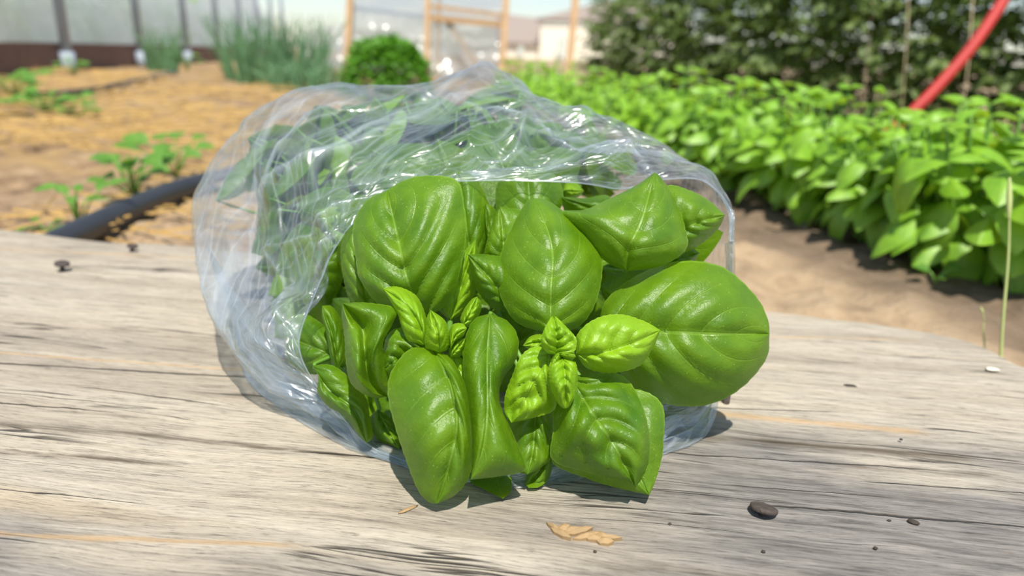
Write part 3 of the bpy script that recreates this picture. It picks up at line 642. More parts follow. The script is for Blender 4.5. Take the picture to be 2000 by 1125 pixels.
ui = UU * 22; side_f = 1 - .8 * np.exp(-((np.mod(ui + 8, 22) - 9) / 3.4) ** 4) - .55 * np.exp(-((ui - 16.5) / 2.6) ** 4)
disp = disp * side_f
edgef = np.clip(SS / .06, .12, 1) * np.clip((1 - SS) / .1, 0, 1)
FV = FV + FN * (disp * edgef)[..., None]
FV[..., 2] = np.maximum(FV[..., 2], BOARD_Z + .0006 + .0006 * vnoise(UU * 300, SS * 80, 9))
bag = empty('plastic_bag', (0, .45, BOARD_Z), 'clear crinkled plastic bag lying open on the plank, stuffed with basil', 'bag')
uvb = np.stack([UU, SS], -1).reshape(-1, 2)
film_o = mesh('bag_film', FV, grid_faces(NS, NU, True), M_BAG, bag, uvb)
fa = film_o.data.attributes.new('fold', 'FLOAT', 'POINT'); fa.data.foreach_set('value', np.clip(FOLD, 0, 1).astype(np.float32).ravel())
# the doubled hem at the mouth
hem = MB(); rimP = FV[0]
hem.tube(np.vstack([rimP, rimP[:1]])[::2], .00045, 6, False)
hem.build('bag_hem', M_BAG, bag)

# basil packed inside the film
def leaf_grid(nt, nv, width=.62, fold=.12, droop=.25, tipp=1.5, pairs=5, bump=.02, wav=.0, seed=0):
    t = np.linspace(0, 1, nt)[:, None]; v = np.linspace(-1, 1, nv)[None]
    wd = width / 2 * np.sin(pi * np.clip(t, 0, 1) ** .82) ** .75 * (1 - .25 * t)
    x = v * wd; y = t + 0 * v; z = fold * np.abs(v) * wd * 2 - droop * (t ** 2) + bump * bulge(t, v, pairs) * (1 - np.abs(v) ** 4) * np.sin(pi * t) + 0 * v
    z = z + wav * np.sin(t * 9 + seed) * v
    V = np.stack([x, y - .25 * droop * t * t, z], -1).reshape(-1, 3)
    uv = np.stack([np.broadcast_to(v * .5 + .5, x.shape), np.broadcast_to(t, x.shape)], -1).reshape(-1, 2)
    return V, grid_faces(nt, nv), uv
def frame(fwd, up):
    f = np.asarray(fwd, float); f = f / np.linalg.norm(f); u = np.asarray(up, float); u = u - f * (u @ f); u /= np.linalg.norm(u) + 1e-9
    return np.stack([np.cross(f, u), f, u], 1)       # columns: x, y(along), z(up)
RG2 = loft(RG, np.linspace(0, 9, 60))
CT = np.array(at(900, 470, .53))
RGS = FV[:262:8, ::14].reshape(-1, 3)
spots = [
    ('basil sprig pressed against the film at the far left end of the bag', (11, 14.8), (2.7, 5.2), 15),
    ('basil sprig under the film at the top left of the bag', (9, 11.2), (2.0, 5.6), 20),
    ('basil sprig under the whitish film left of the mouth', (9.5, 12.5), (.6, 2.2), 9),
    ('basil sprig under the top of the bag, behind the big quilted leaves', (6.6, 9), (1.2, 5.4), 15),
    ('basil sprig under the highest fold of the bag', (5.2, 7), (1.4, 5.0), 10),
    ('basil sprig lying at the lower left of the bag along the plank', (13, 16), (1.0, 4.0), 11),
    ('basil sprig at the back of the bag behind the right-hand leaves', (3.6, 5.6), (4.0, 6.0), 8)]
for si_, (lab, (u0, u1), (s0, s1), n) in enumerate(spots):
    rr = random.Random(100 + si_)
    um, sm = (u0 + u1) / 2, (s0 + s1) / 2
    def film_pt(u, s):
        j = int((u % 22) / 22 * NU) % NU; i = int(np.argmin(np.abs(si - s))); return FV[i, j]
    mid3 = film_pt(um, sm); base = mid3 + (CT - mid3) * .55
    root = empty('basil_sprig', base, lab, 'basil sprig', 'basil sprigs in the bag')
    mb = MB()
    for k in range(n * 2):
        p = film_pt(rr.uniform(u0, u1), rr.uniform(s0, s1)); inn = CT - p; inn /= np.linalg.norm(inn)
        c = p + inn * (rr.uniform(.007, .012) if k % 3 == 0 else rr.uniform(.020, .05)); L = rr.uniform(.048, .070)
        out = -inn; rv = np.array([rr.gauss(0, 1) for _ in range(3)])
        fwd = np.cross(out, rv); fwd /= np.linalg.norm(fwd); fwd = fwd + inn * rr.uniform(0, .2); fwd /= np.linalg.norm(fwd)
        A = frame(fwd, out + .15 * rv / np.linalg.norm(rv))
        V, Fc, uv = leaf_grid(26, 15, rr.uniform(.58, .74), rr.uniform(-.4, -.1), rr.uniform(.1, .4), bump=.026)
        V = (V - [0, .5, 0]) * L @ A.T + c
        ok = False
        for it in range(9):
            T = V[::9]; dd = ((T[:, None, :] - RGS[None]) ** 2).sum(-1); jn = RGS[dd.argmin(1)]
            dn = CT - jn; dn /= np.linalg.norm(dn, axis=1)[:, None]
            if (((T - jn) * dn).sum(1)).min() > .0045: ok = True; break
            V = V + inn * .004
        pxy = V - CAM; dep = pxy @ FW; sx = 1000 + FPX * (pxy @ RT) / dep; sy = 562.5 - FPX * (pxy @ UP) / dep
        if not ok or (np.minimum((sx - 560) / 20, 0) == 0)[(sy > 420) & (dep < .42)].any(): continue
        V[:, 2] = np.maximum(V[:, 2], BOARD_Z + .003)
        mesh('leaf', V, Fc, M_YOUNG if rr.random() < .1 else M_LEAF, root, uv)
        b0 = V[7]; mb.tube([b0, b0 + inn * .012, (b0 + base) / 2 + inn * .02, base], [.0006, .0008, .001, .0014], 6)
    mb.build('stem', M_STEM, root)

rr = random.Random(55)
fill = empty('basil_sprig', at(960, 640, .47), 'shaded basil sprig deepest in the bag, behind the two front rosettes', 'basil sprig', 'basil sprigs in the bag'); mb = MB()
for k in range(46):
    x, y = rr.uniform(620, 1330), rr.uniform(440, 860)
    if x > 1100 and y < 480: continue
    dpt = rr.uniform(.405, .47); c = at(x, y, dpt)
    if c[2] < BOARD_Z + .012: continue
    A = frame([rr.gauss(0, 1), rr.gauss(0, .5), rr.gauss(0, 1)], -FW + np.array([rr.gauss(0, .4) for _ in range(3)]))
    V, Fc, uv = leaf_grid(22, 13, rr.uniform(.6, .74), rr.uniform(-.3, .1), rr.uniform(.1, .4), bump=.026)
    V = (V - [0, .5, 0]) * rr.uniform(.05, .07) @ A.T + c; V[:, 2] = np.maximum(V[:, 2], BOARD_Z + .003)
    pxy = V - CAM; dep = pxy @ FW
    V = V + FW * max(0, .392 - dep.min()); V[:, 2] = np.maximum(V[:, 2], BOARD_Z + .003)
    mesh('leaf', V, Fc, M_LEAF, fill, uv); mb.tube([V[6], (V[6] + at(960, 640, .47)) / 2, at(960, 640, .47)], [.0008, .001, .0015], 6)
mb.build('stem', M_STEM, fill)

# ------------------------------------------------------------------ nails and crumbs on the plank
def nail(px, py, rad, tilt, taz, lift, label, shank=True):
    p = on(px, py, BOARD_Z); root = empty('nail', p, label, 'nail', 'old nails in the plank')
    ax = np.array([sin(tilt) * cos(taz), sin(tilt) * sin(taz), cos(tilt)]); A = frame(np.cross(ax, [0.3, .9, .1]), ax)
    prof = [(0, 0), (.75, 0), (.97, .06), (1.0, .2), (.98, .34), (.8, .42), (.4, .44), (0, .43)]
    k = 26; V = []; rr = random.Random(int(px))
    ir = [1 + rr.uniform(-.035, .035) for _ in range(k)]
    for (r_, h_) in prof:
        for j in range(k):
            a = j * 2 * pi / k; V.append([r_ * rad * cos(a) * ir[j], r_ * rad * sin(a) * ir[j], h_ * rad + (rr.uniform(-.02, .02) * rad if .1 < r_ < .9 else 0)])
    V = np.array(V) @ A.T + p + ax * lift
    mesh('nail_head', V, grid_faces(len(prof), k, True), M_RUST, root)
    mb = MB(); mb.tube([p - ax * .02, p + ax * (lift + .1 * rad)], .0019, 10); mb.build('nail_shank', M_RUST, root)
nail(1489, 1004, .0062, .30, 1.0, .0012, 'rusty round nail head at the lower right of the plank')
nail(122, 528, .0060, .18, -.6, .0050, 'rusty nail standing proud of the plank at the far left')
nail(258, 488, .0050, .25, -.3, .0030, 'flat rusty nail near the back edge of the plank, left of the bag')
p = on(1417, 783, BOARD_Z); root = empty('nail', p, 'upright rusty nail half hidden behind the broad right-hand leaf', 'nail', 'old nails in the plank')
mb = MB(); mb.tube([p + [0, 0, -.02], p + [.0005, 0, .012]], .0022, 10); mb.build('nail_shank', M_RUST, root)
mb = MB(); mb.tube([p + [.0005, 0, .012], p + [.0006, 0, .0145]], [.0042, .0040], 14); mb.build('nail_head', M_RUST, root)

def crumb(name, px, py, size, mat, label, cat, flat=.55, group=None, elong=1.0, ang=0):
    p = on(px, py, BOARD_Z); rr = random.Random(int(px * 7 + py)); V = []; nr, k = 7, 9
    for i in range(nr):
        ph = pi * i / (nr - 1)
        for j in range(k):
            a = 2 * pi * j / k; r_ = size * rr.uniform(.75, 1.15)
            x, y = r_ * sin(ph) * cos(a) * elong, r_ * sin(ph) * sin(a)
            V.append([x * cos(ang) - y * sin(ang), x * sin(ang) + y * cos(ang), size * flat * (1 + -cos(ph)) - .0006])
    o = mesh(name, np.array(V) + p, grid_faces(nr, k, True), mat, None, None, True, p); tag(o, label, cat, group)
crumb('dirt_crumb', 1783, 1020, .0017, M_DIRT, 'largest black crumb of dirt, right of the big nail head', 'dirt', .5, 'dirt crumbs on the plank', 1.6, -.6)
crumb('dirt_crumb', 1491, 1077, .0009, M_DIRT, 'brown crumb of dirt straight below the big nail head', 'dirt', .6, 'dirt crumbs on the plank')
crumb('dirt_crumb', 1710, 1070, .0009, M_DIRT, 'small crumb of dirt near the bottom right of the plank', 'dirt', .6, 'dirt crumbs on the plank')
crumb('dirt_crumb', 1737, 1016, .0007, M_DIRT, 'tiny crumb of dirt just left of the largest black crumb', 'dirt', .6, 'dirt crumbs on the plank', 1.5)
crumb('dirt_crumb', 1308, 1023, .0008, M_DIRT, 'tiny crumb of dirt right of the splintered patch', 'dirt', .6, 'dirt crumbs on the plank')
crumb('dirt_crumb', 1162, 1077, .0008, M_DIRT, 'tiny crumb of dirt below the splintered patch', 'dirt', .6, 'dirt crumbs on the plank')
crumb('dirt_crumb', 1760, 858, .0009, M_DIRT, 'tiny crumb of dirt on the grey wood right of the bag', 'dirt', .6, 'dirt crumbs on the plank')
crumb('seed_husk', 796, 994, .0011, M_CHIP, 'thin brown seed husk on the plank in front of the lowest leaf tip', 'seed husk', .4, None, 4.5, .7)
crumb('pale_petal', 1938, 720, .0034, M_PETAL, 'cream petal lying on the plank at the far right', 'petal', .12, None, 1.35, .1)
crumb('wood_knot', 1660, 752, .0026, M_DIRT, 'small dark knot in the plank right of the bag', 'knot', .1, None, 1.8, -.1)
# splintered patch: a few torn wood fibres
p = on(1140, 1044, BOARD_Z); root = empty('wood_splinter', p, 'torn tan splinters of wood below the bag at the front of the plank', 'splinter')
rr = random.Random(4)
for k in range(12):
    c = on(1082 + 10 * k + rr.uniform(-4, 4), 1034 + 1.8 * k + rr.uniform(-8, 8), BOARD_Z + .0006); L = rr.uniform(.0025, .0065); a = GR + rr.uniform(-1.0, .7); w = rr.uniform(.0006, .0022)
    d = np.array([cos(a), sin(a), rr.uniform(-.02, .1)]) * L; n = np.array([-sin(a), cos(a), 0]) * w; u = np.array([0, 0, .0009])
    V = [c - d, c - d * .4 + n + u * .4, c + d * .5 + n * .8 + u, c + d + u * .6, c + d * .4 - n + u * .3, c - d * .5 - n, c + u * 1.6]
    V2 = [np.array(q) - [0, 0, .0022] for q in V[:6]]
    F = [[0, 1, 6], [1, 2, 6], [2, 3, 6], [3, 4, 6], [4, 5, 6], [5, 0, 6]] + [[i, 7 + i, 7 + (i + 1) % 6, (i + 1) % 6] for i in range(6)]
    mesh('splinter_flake', V + V2, F, M_CHIP, root, None, False)

# ------------------------------------------------------------------ plants
class Fol:
    def __init__(s): s.V = []; s.F = []; s.U = []; s.n = 0
    def leaf(s, T, p, fwd, up, L):
        V, F, U = T; V = (V * L) @ frame(fwd, up).T + p; s.V.append(V); s.F.append(F + s.n); s.U.append(U); s.n += len(V)
    def build(s, name, mat, parent=None, loc=None):
        return mesh(name, np.concatenate(s.V), np.concatenate(s.F), mat, parent, np.concatenate(s.U), True, loc)
T_BASIL = [leaf_grid(13, 9, .70, .09 * k - .40, .3 + .18 * k, bump=.04) for k in range(4)]
T_SMALL = [leaf_grid(5, 3, .6, .1, .25 + .15 * k, bump=.0) for k in range(3)]
T_TOM = [leaf_grid(6, 5, .55, .15 - .15 * k, .3, bump=.02, wav=.08, seed=k) for k in range(3)]

def basil_plant(seed, R_, H, nst):
    rr = random.Random(seed); fo = Fol(); mb = MB()
    for k in range(nst):
        a = k * 2.39996 + rr.uniform(-.3, .3); r0 = R_ * sqrt((k + .4) / nst); h = H * (1 - .38 * (r0 / R_) ** 2) * rr.uniform(.86, 1.05)
        top = np.array([cos(a) * r0, sin(a) * r0, h]); b0 = top * [.25, .25, 0] ; m = (b0 + top) / 2 * [1.1, 1.1, .9]
        P = crom([b0, m, top], sub=5); mb.tube(P, np.linspace(.0035, .0018, len(P)), 6)
        ph = rr.uniform(0, pi)
        for j in range(5):
            f = 1 - j * .17; q = P[int(round(f * (len(P) - 1)))]
            L = (.032 + .011 * j) * rr.uniform(.85, 1.2) if j < 3 else rr.uniform(.050, .070)
            for s_ in (0, pi):
                b = ph + j * pi / 2 + s_ + rr.uniform(-.3, .3); el = .7 - .33 * j + rr.uniform(-.25, .2)
                fw = np.array([cos(b) * cos(el), sin(b) * cos(el), sin(el)]) + np.array([cos(a), sin(a), 0]) * .35 * r0 / R_
                fo.leaf(T_BASIL[rr.randrange(4)], q, fw, [cos(a) * .25, sin(a) * .25, 1], L)
    # skirt of larger leaves low down
    for k in range(int(nst * 2.8)):
        a = rr.uniform(0, 2 * pi); z = rr.uniform(.12, .72) * H; r0 = R_ * rr.uniform(.72, 1.0) * (1.05 - .25 * abs(z / H - .5))
        q = np.array([cos(a) * r0 * .8, sin(a) * r0 * .8, z]); el = rr.uniform(-.9, .25)
        fo.leaf(T_BASIL[rr.randrange(4)], q, [cos(a) * cos(el), sin(a) * cos(el), sin(el)], [cos(a), sin(a), .9], rr.uniform(.05, .074))
    return fo, mb
protos = []
def copy_thing(root, loc, rz, sc, label):
    c = root.copy(); COL.objects.link(c); c.location = loc; c.rotation_euler = (0, 0, rz); c.scale = (sc,) * 3; c['label'] = label
    for ch in list(root.children):
        d = ch.copy(); d.parent = c; COL.objects.link(d)
    return c
row = [(.62, .93, 1.06, 'nearest basil plant in the garden row, cut by the right edge of the photo'), (.60, 1.12, .98, 'basil plant second from the right in the garden row, with broad shiny leaves'),
       (.555, 1.34, 1.0, 'basil plant third from the right in the garden row, below the red hose'), (.49, 1.56, 1.04, 'basil plant fourth from the right in the garden row'),
       (.45, 1.74, 1.0, 'basil plant in the middle of the garden row behind the bag corner'), (.39, 1.97, 1.06, 'basil plant just right of the bag top in the garden row'),
       (.31, 2.25, 1.0, 'basil plant behind the right shoulder of the bag'), (.22, 2.55, 1.0, 'basil plant third from the far end of the garden row'), (.13, 2.9, 1.05, 'basil plant second from the far end of the garden row'),
       (.04, 3.3, 1.1, 'farthest basil plant in the garden row, peeping over the bag'), (.80, 1.22, .95, 'basil plant behind the nearest two in the garden row, at the right edge')]
for i, (x, y, sc, lab) in enumerate(row):
    if i < 3:
        root = empty('basil_plant', (0, 0, 0), lab, 'basil plant', 'basil plants in the garden row')
        fo, mb = basil_plant(30 + i, .155, .212, 23); fo.build('foliage', M_ROW, root); mb.build('stem', M_STEM, root)
        protos.append(root); root.location = (x, y, -.005); root.scale = (sc,) * 3; root.rotation_euler = (0, 0, i * 1.3)
    else: copy_thing(protos[i % 3], (x, y, -.005), i * 1.9, sc, lab)

def tomato_plant(seed, R_, H, n):
    rr = random.Random(seed); fo = Fol(); mb = MB()
    P = crom([(0, 0, -.03), (.02, .01, H * .4), (-.02, .02, H * .75), (.01, 0, H)], sub=6); mb.tube(P, np.linspace(.008, .003, len(P)), 7)
    for k in range(n):
        z = H * rr.random(); a = rr.uniform(0, 2 * pi); el = rr.uniform(-.5, .5)
        pd = np.array([cos(a), sin(a), el * .6]); st = np.array([0, 0, z]); LL = R_ * rr.uniform(.65, 1.1) * (1.1 - .3 * z / H)
        mb.tube([st, st + pd * LL * .5 + [0, 0, .02], st + pd * LL], [.002, .0015, .001], 4)
        for j in range(7):
            f = .35 + .65 * j / 6; q = st + pd * LL * f + [0, 0, .02 * (1 - f)]; sd = 1 if j % 2 else -1
            b = a + (0 if j == 6 else sd * rr.uniform(.7, 1.3))
            fo.leaf(T_TOM[rr.randrange(3)], q, [cos(b), sin(b), rr.uniform(-.7, .2)], [rr.gauss(0, .4), rr.gauss(0, .4), 1], rr.uniform(.035, .06))
    return fo, mb
tr = [(1.62, 2.15, 1.0, 'tomato plant nearest the right edge, beyond the red hose'), (1.44, 2.45, .97, 'tomato plant directly behind the red hose'), (1.27, 2.75, 1.05, 'tomato plant left of the red hose top'),
      (1.10, 3.05, 1.0, 'tomato plant in the middle of the trellised row'), (.95, 3.38, 1.0, 'tomato plant fourth from the far end of the trellised row'), (.82, 3.72, .98, 'tomato plant third from the far end of the trellised row'),
      (.68, 4.1, .92, 'tomato plant second from the far end of the trellised row'), (.52, 4.5, .74, 'farthest tomato plant, sparse, in front of the house')]
tp = []
for i, (x, y, sc, lab) in enumerate(tr):
    if i < 2:
        root = empty('tomato_plant', (0, 0, 0), lab, 'tomato plant', 'tomato plants on the trellis'); fo, mb = tomato_plant(60 + i, .25, .78, 260)
        fo.build('foliage', M_TOM, root); mb.build('stem', M_TOMSTEM, root); tp.append(root); root.location = (x, y, 0); root.scale = (sc,) * 3
    else: copy_thing(tp[i % 2], (x, y, 0), i * 1.7, sc, lab)
tw = [(1392, 20, 110, 3.3, 'pale twine nearest the far end of the tomato row'), (1606, 40, 185, 2.75, 'pale twine in the middle of the tomato row'), (1688, 90, 200, 2.45, 'pale twine left of the two beside the red hose'),
      (1765, 10, 225, 2.25, 'long pale twine just left of the red hose'), (1885, 80, 215, 2.0, 'pale twine right of the red hose')]
for (x, y0, y1, d, lab) in tw:
    a = at(x - 6, y1, d); b = at(x + 6, y0, d); a = b + (a - b) * (b[2] + .01) / (b[2] - a[2]); b = b + (b - a) / np.linalg.norm(b - a) * .25
    mb = MB(); mid = (a + b) / 2 + [.006, 0, 0]; mb.tube([a, mid, b], .0014, 6); o = mb.build('trellis_twine', M_TWINE, None, True, a); tag(o, lab, 'twine', 'trellis twines')

# grass stalk standing behind the plank at the right, and a short one
def stalk(x0, y0, x1, y1, d, label, r_):
    a = at(x0, y0, d); b = at(x1, y1, d * 1.0); g0 = a.copy(); dz = a[2] + .015
    base = a + (a - b) / np.linalg.norm(b - a) * dz / max(.3, abs((a - b)[2] / np.linalg.norm(a - b))); base[2] = -.015
    root = empty('grass_stalk', base, label, 'grass'); mb = MB(); m = (a + b) / 2 + [.002, 0, 0]
    P = crom([base, a, m, b], sub=8); mb.tube(P, np.linspace(r_, r_ * .4, len(P)), 7); mb.build('stem', M_GRASS, root)
    hp = crom([m + (b - m) * .45, m + (b - m) * .72, b + (b - m) * .02], sub=8); mb = MB(); mb.tube(hp, r_ * .5 + r_ * .9 * np.sin(np.linspace(0, pi, len(hp))), 7); mb.build('seed_head', M_GRASS, root)
    return root
stalk(1958, 640, 1972, 350, .60, 'tall pale grass stalk behind the right end of the plank', .0016)
stalk(1921, 650, 1916, 600, .62, 'short thin grass stalk left of the tall one at the right', .0008)

# weeds on the left
def weed(px, py, n, L, H, label, cat='weed', round_=True, spread=1.0, seed=1, z=0, mat=None):
    p = on(px, py, z); p[2] = gz(p[0], p[1]) - .004; rr = random.Random(seed); root = empty('weed_seedling', p, label, cat)
    fo = Fol(); mb = MB()
    T = [leaf_grid(8, 7, .85 if round_ else .5, .1, .2, bump=.02)]
    for k in range(n):
        a = k * 2.4 + rr.uniform(-.4, .4); r_ = rr.uniform(.25, 1) * spread * L * 1.3; h = H * rr.uniform(.45, 1)
        q = p + [cos(a) * r_, sin(a) * r_, h]; mb.tube([p, (p + q) / 2 + [0, 0, h * .15], q], .0013, 5)
        fo.leaf(T[0], q, [cos(a), sin(a), rr.uniform(-.1, .5)], [cos(a) * -.3, sin(a) * -.3 - .5, 1], L * rr.uniform(.7, 1.1))
    fo.build('foliage', mat or M_WEED, root); mb.build('stem', M_STEM, root)
weed(258, 388, 20, .042, .075, 'round-leaved weed beside the black hose, left of the bag', spread=.95, seed=3)
weed(345, 345, 9, .05, .075, 'round-leaved weed touching the left side of the bag', seed=4)
weed(155, 440, 6, .036, .065, 'pointed weed seedling in front of the black hose', round_=False, seed=5)
weed(88, 448, 4, .025, .015, 'small weed seedling at the back edge of the plank on the far left', round_=False, seed=6)
weed(30, 215, 26, .06, .09, 'leafy weed clump at the left edge of the photo', spread=1.6, seed=7)
weed(95, 235, 30, .05, .06, 'low weed clump lying right of the left edge clump', spread=1.9, seed=8)
weed(160, 240, 8, .035, .03, 'small weed seedling at the right end of the low clumps', spread=1.4, seed=9)
weed(1800, 500, 6, .022, .035, 'tiny blue-green seedling in front of the basil row', seed=10)
weed(1828, 548, 4, .018, .02, 'seedling nearest the plank below the basil row', seed=11)
weed(145, 150, 14, .05, .07, 'grassy weed at the foot of the nearest steel post', round_=False, seed=12, z=.07)
weed(365, 138, 14, .06, .10, 'weed at the foot of the third steel post', round_=False, seed=13, z=.08)

# hoses
def hose(pts, rad, mat, name, label, cat, sub=10):
    P = crom(pts, sub=sub); mb = MB(); mb.tube(P, rad, 14); o = mb.build(name, mat, None, True, P[0]); tag(o, label, cat); return o
hz = lambda x, y, r_: (lambda p: [p[0], p[1], gz(p[0], p[1]) + r_])(on(x, y, .0))
hose([hz(-60, 570, .014), hz(60, 525, .014), hz(170, 472, .015), hz(262, 428, .016), hz(340, 394, .016), hz(430, 366, .015), hz(560, 340, .012)], .0165, M_HOSE, 'black_hose', 'thick black irrigation hose crossing the soil behind the plank on the left', 'hose')
hl = lambda x, y, r_: (lambda p: [p[0], p[1], gz(p[0], p[1]) + r_])(on(x, y, .06))
hose([hl(-150, 158, .02), hl(0, 150, .022), hl(50, 146, .022), hl(85, 142, .01)], .022, M_HOSE, 'black_drip_hose', 'short black hose end below the brown baseboard at the far left', 'hose')
hose([hl(40, 176, .004), hl(90, 182, .012), hl(150, 180, .012), hl(220, 175, .012), hl(300, 164, .008), hl(345, 152, .0)], .010, M_HOSE, 'black_drip_line', 'thin black drip line half buried in straw on the left', 'hose')
hose([hz(1690, 428, .004), hz(1740, 440, .008), hz(1790, 450, .008), hz(1850, 462, .006)], .0085, M_HOSE, 'black_drip_line', 'short stretch of black drip line under the basil row', 'hose')
a = at(1775, 224, 1.62)
hose([[a[0] - .22, a[1] - .02, .012], [a[0] - .10, a[1], .05], a, at(1850, 148, 1.63), at(1908, 78, 1.64), at(1962, -4, 1.66), at(1990, -60, 1.67), at(2010, -130, 1.68)], .0125, M_RED, 'red_hose', 'red hose slanting up between the basil row and the tomatoes', 'hose')

# chives / onions
def chive(px, py, d, n, R_, H, label, seed):
    p = at(px, py, d); p[2] = gz(p[0], p[1]) - .01; rr = random.Random(seed); mb = MB()
    for k in range(n):
        a = rr.uniform(0, 2 * pi); r0 = R_ * sqrt(rr.random()); le = rr.gauss(0, .22); lh = H * rr.uniform(.6, 1.1); q = p + [cos(a) * r0, sin(a) * r0, 0]
        t = q + [cos(a) * r0 * .3 + le * .25, sin(a) * r0 * .3 + rr.gauss(0, .05), lh]; m = (q + t) / 2 + [-le * .06, 0, lh * .08]
        P = crom([q, m, t], sub=4); mb.tube(P, np.linspace(.0045, .0012, len(P)), 5, False)
    o = mb.build('chive_clump', M_CHIVE, None, True, p); tag(o, label, 'chives')
chive(540, 150, 3.6, 260, .24, .30, 'tall blue-green chive clump in front of the end of the greenhouse wall', 1)
chive(600, 165, 3.3, 130, .16, .13, 'short chive clump at the right foot of the tall one', 2)
chive(315, 132, 4.5, 70, .10, .26, 'thin chive clump seen beside the second steel post', 3)

# parsley bush
def bush(px, py, d, rx, ry, H, n, label):
    p = at(px, py, d); p[2] = gz(p[0], p[1]) - .01; rr = random.Random(77); root = empty('parsley_bush', p, label, 'bush'); fo = Fol(); mb = MB()
    for k in range(n):
        a = rr.uniform(0, 2 * pi); c = rr.random(); el = (1 - c ** 1.1) * pi / 2; r_ = rr.uniform(.86, 1.03)
        bmp = 1 + .10 * sin(a * 5 + el * 4) * cos(el * 6)
        q = p + np.array([cos(a) * cos(el) ** .6 * rx, sin(a) * cos(el) ** .6 * ry, sin(el) * H]) * r_ * bmp
        fw = np.array([cos(a) * cos(el), sin(a) * cos(el), sin(el) * .8]) + np.array([rr.gauss(0, .5) for _ in range(3)])
        fo.leaf(T_SMALL[rr.randrange(3)], q, fw, [rr.gauss(0, .4), rr.gauss(0, .4) - .2, 1], rr.uniform(.022, .04))
    for k in range(40):
        a = rr.uniform(0, 2 * pi); r_ = rr.random(); q = p + [cos(a) * rx * r_ * .8, sin(a) * ry * r_ * .8, H * (1 - r_ * r_ * .6) * .92]; mb.tube([p + [cos(a) * .03, sin(a) * .03, 0], (p + q) / 2 + [0, 0, .03], q], .003, 5)
    fo.build('foliage', M_PARS, root); mb.build('stem', M_STEM, root)
bush(757, 185, 3.2, .185, .17, .235, 3200, 'dense bright green parsley bush behind the top of the bag')

# ------------------------------------------------------------------ greenhouse wall on the left
u = lambda k: -.167 - 1.44 / (3.33 + k)
zz = lambda k: (3.33 + k) * 1.18
def gp(k, h=0.0, off=0.0):
    x = (1000 + 1444 * u(k)); D_ = zz(k); r = ray(x, 126); p = CAM + r * D_; p[2] = gz(p[0], p[1]) - .01 + h; p[0] += off; return p
A0, A1 = gp(-1.0), gp(7.2)
gd = A1 - A0; gd[2] = 0; gd /= np.linalg.norm(gd); gn = np.array([-gd[1], gd[0], 0])     # gn: away from the garden, into the tunnel
if gn[0] > 0: gn = -gn
gh = empty('greenhouse', gp(0), 'long greenhouse side of milky film on steel posts at the upper left', 'greenhouse')
lean = np.array([-.02, 0, 1.0])
for k in range(-1, 8):
    b = gp(k); mb = MB(); mb.tube([b + [0, 0, -.05], b + lean * 1.7], .027, 14); po = mb.build('post', M_GALV, gh)
    if -1 <= k < 3:
        mb = MB(); mb.tube([b + [0, 0, -.02], b + lean * .10], .036, 14); mb.build('post_sleeve', M_GALV, po)
mb = MB(); nseg = 60
zb = lambda P: gz(P[0], P[1])
pts = [A0 + (A1 - A0) * s for s in np.linspace(0, 1, nseg)]
V = []
for q in pts:
    q = q + gn * .05
    for (o_, h_) in ((0, -.06), (0, .135), (.04, .135), (.04, -.06)):
        w_ = q + gn * o_; V.append([w_[0], w_[1], zb(q) + h_])
F = grid_faces(nseg, 4, True).tolist() + [[0, 1, 2, 3], [(nseg - 1) * 4 + i for i in (3, 2, 1, 0)]]
mesh('baseboard', V, F, M_BROWN, gh, None, False)
def film_wall(name, a, b, zlo, zhi, off, mat, parent, nx=160, nz=14, ripple=.012, seed=0, lean_in=.9):
    s = np.linspace(0, 1, nx)[:, None]; h = np.linspace(0, 1, nz)[None]
    P = a[None, None] + (b - a)[None, None] * s[..., None] + np.zeros((nx, nz, 3))
    L = np.linalg.norm(b - a); rp = ripple * (fnoise(s * L * 7 + 0 * h, h * 1.2 + 0 * s, 31 + seed, 3) - .5) * 2
    d = (b - a) / L; n = np.array([-d[1], d[0], 0]);  n = n if n[0] * gn[0] + n[1] * gn[1] > 0 else -n
    P = P + n * (rp + off + lean_in * h ** 1.4)[..., None]
    P[..., 2] = P[..., 2] * 1.0; P[..., 2] = P[..., 2] + zlo + (zhi - zlo) * h
    return mesh(name, P, grid_faces(nx, nz), mat, parent)
film_wall('side_film', A0, A1, .10, 1.7, .105, M_FILM, gh)
# crop inside, seen dimly through the film
for k, (s, w, h_) in enumerate([(.10, .5, .5), (.2, .6, .42), (.3, .5, .55), (.40, .4, .45), (.52, .5, .6), (.64, .5, .5), (.8, .5, .5)]):
    q = A0 + (A1 - A0) * s + gn * .55; q[2] = zb(q) - .01; rr = random.Random(200 + k); fo = Fol(); mb = MB()
    root = empty('greenhouse_crop', q, 'green crop plant growing behind the milky greenhouse film', 'crop plant', 'crop behind the film')
    for j in range(420):
        a = rr.uniform(0, 2 * pi); r_ = sqrt(rr.random()) * .26; fo.leaf(T_SMALL[j % 3], q + [cos(a) * r_, sin(a) * r_, rr.uniform(.08, 1) * h_], [cos(a), sin(a), rr.uniform(-.3, .8)], [0, -.4, 1], rr.uniform(.06, .11))
    for j in range(5): mb.tube([q, q + [rr.gauss(0, .08), rr.gauss(0, .08), h_ * .9]], .006, 5)
    fo.build('foliage', M_ROW, root); mb.build('stem', M_STEM, root)

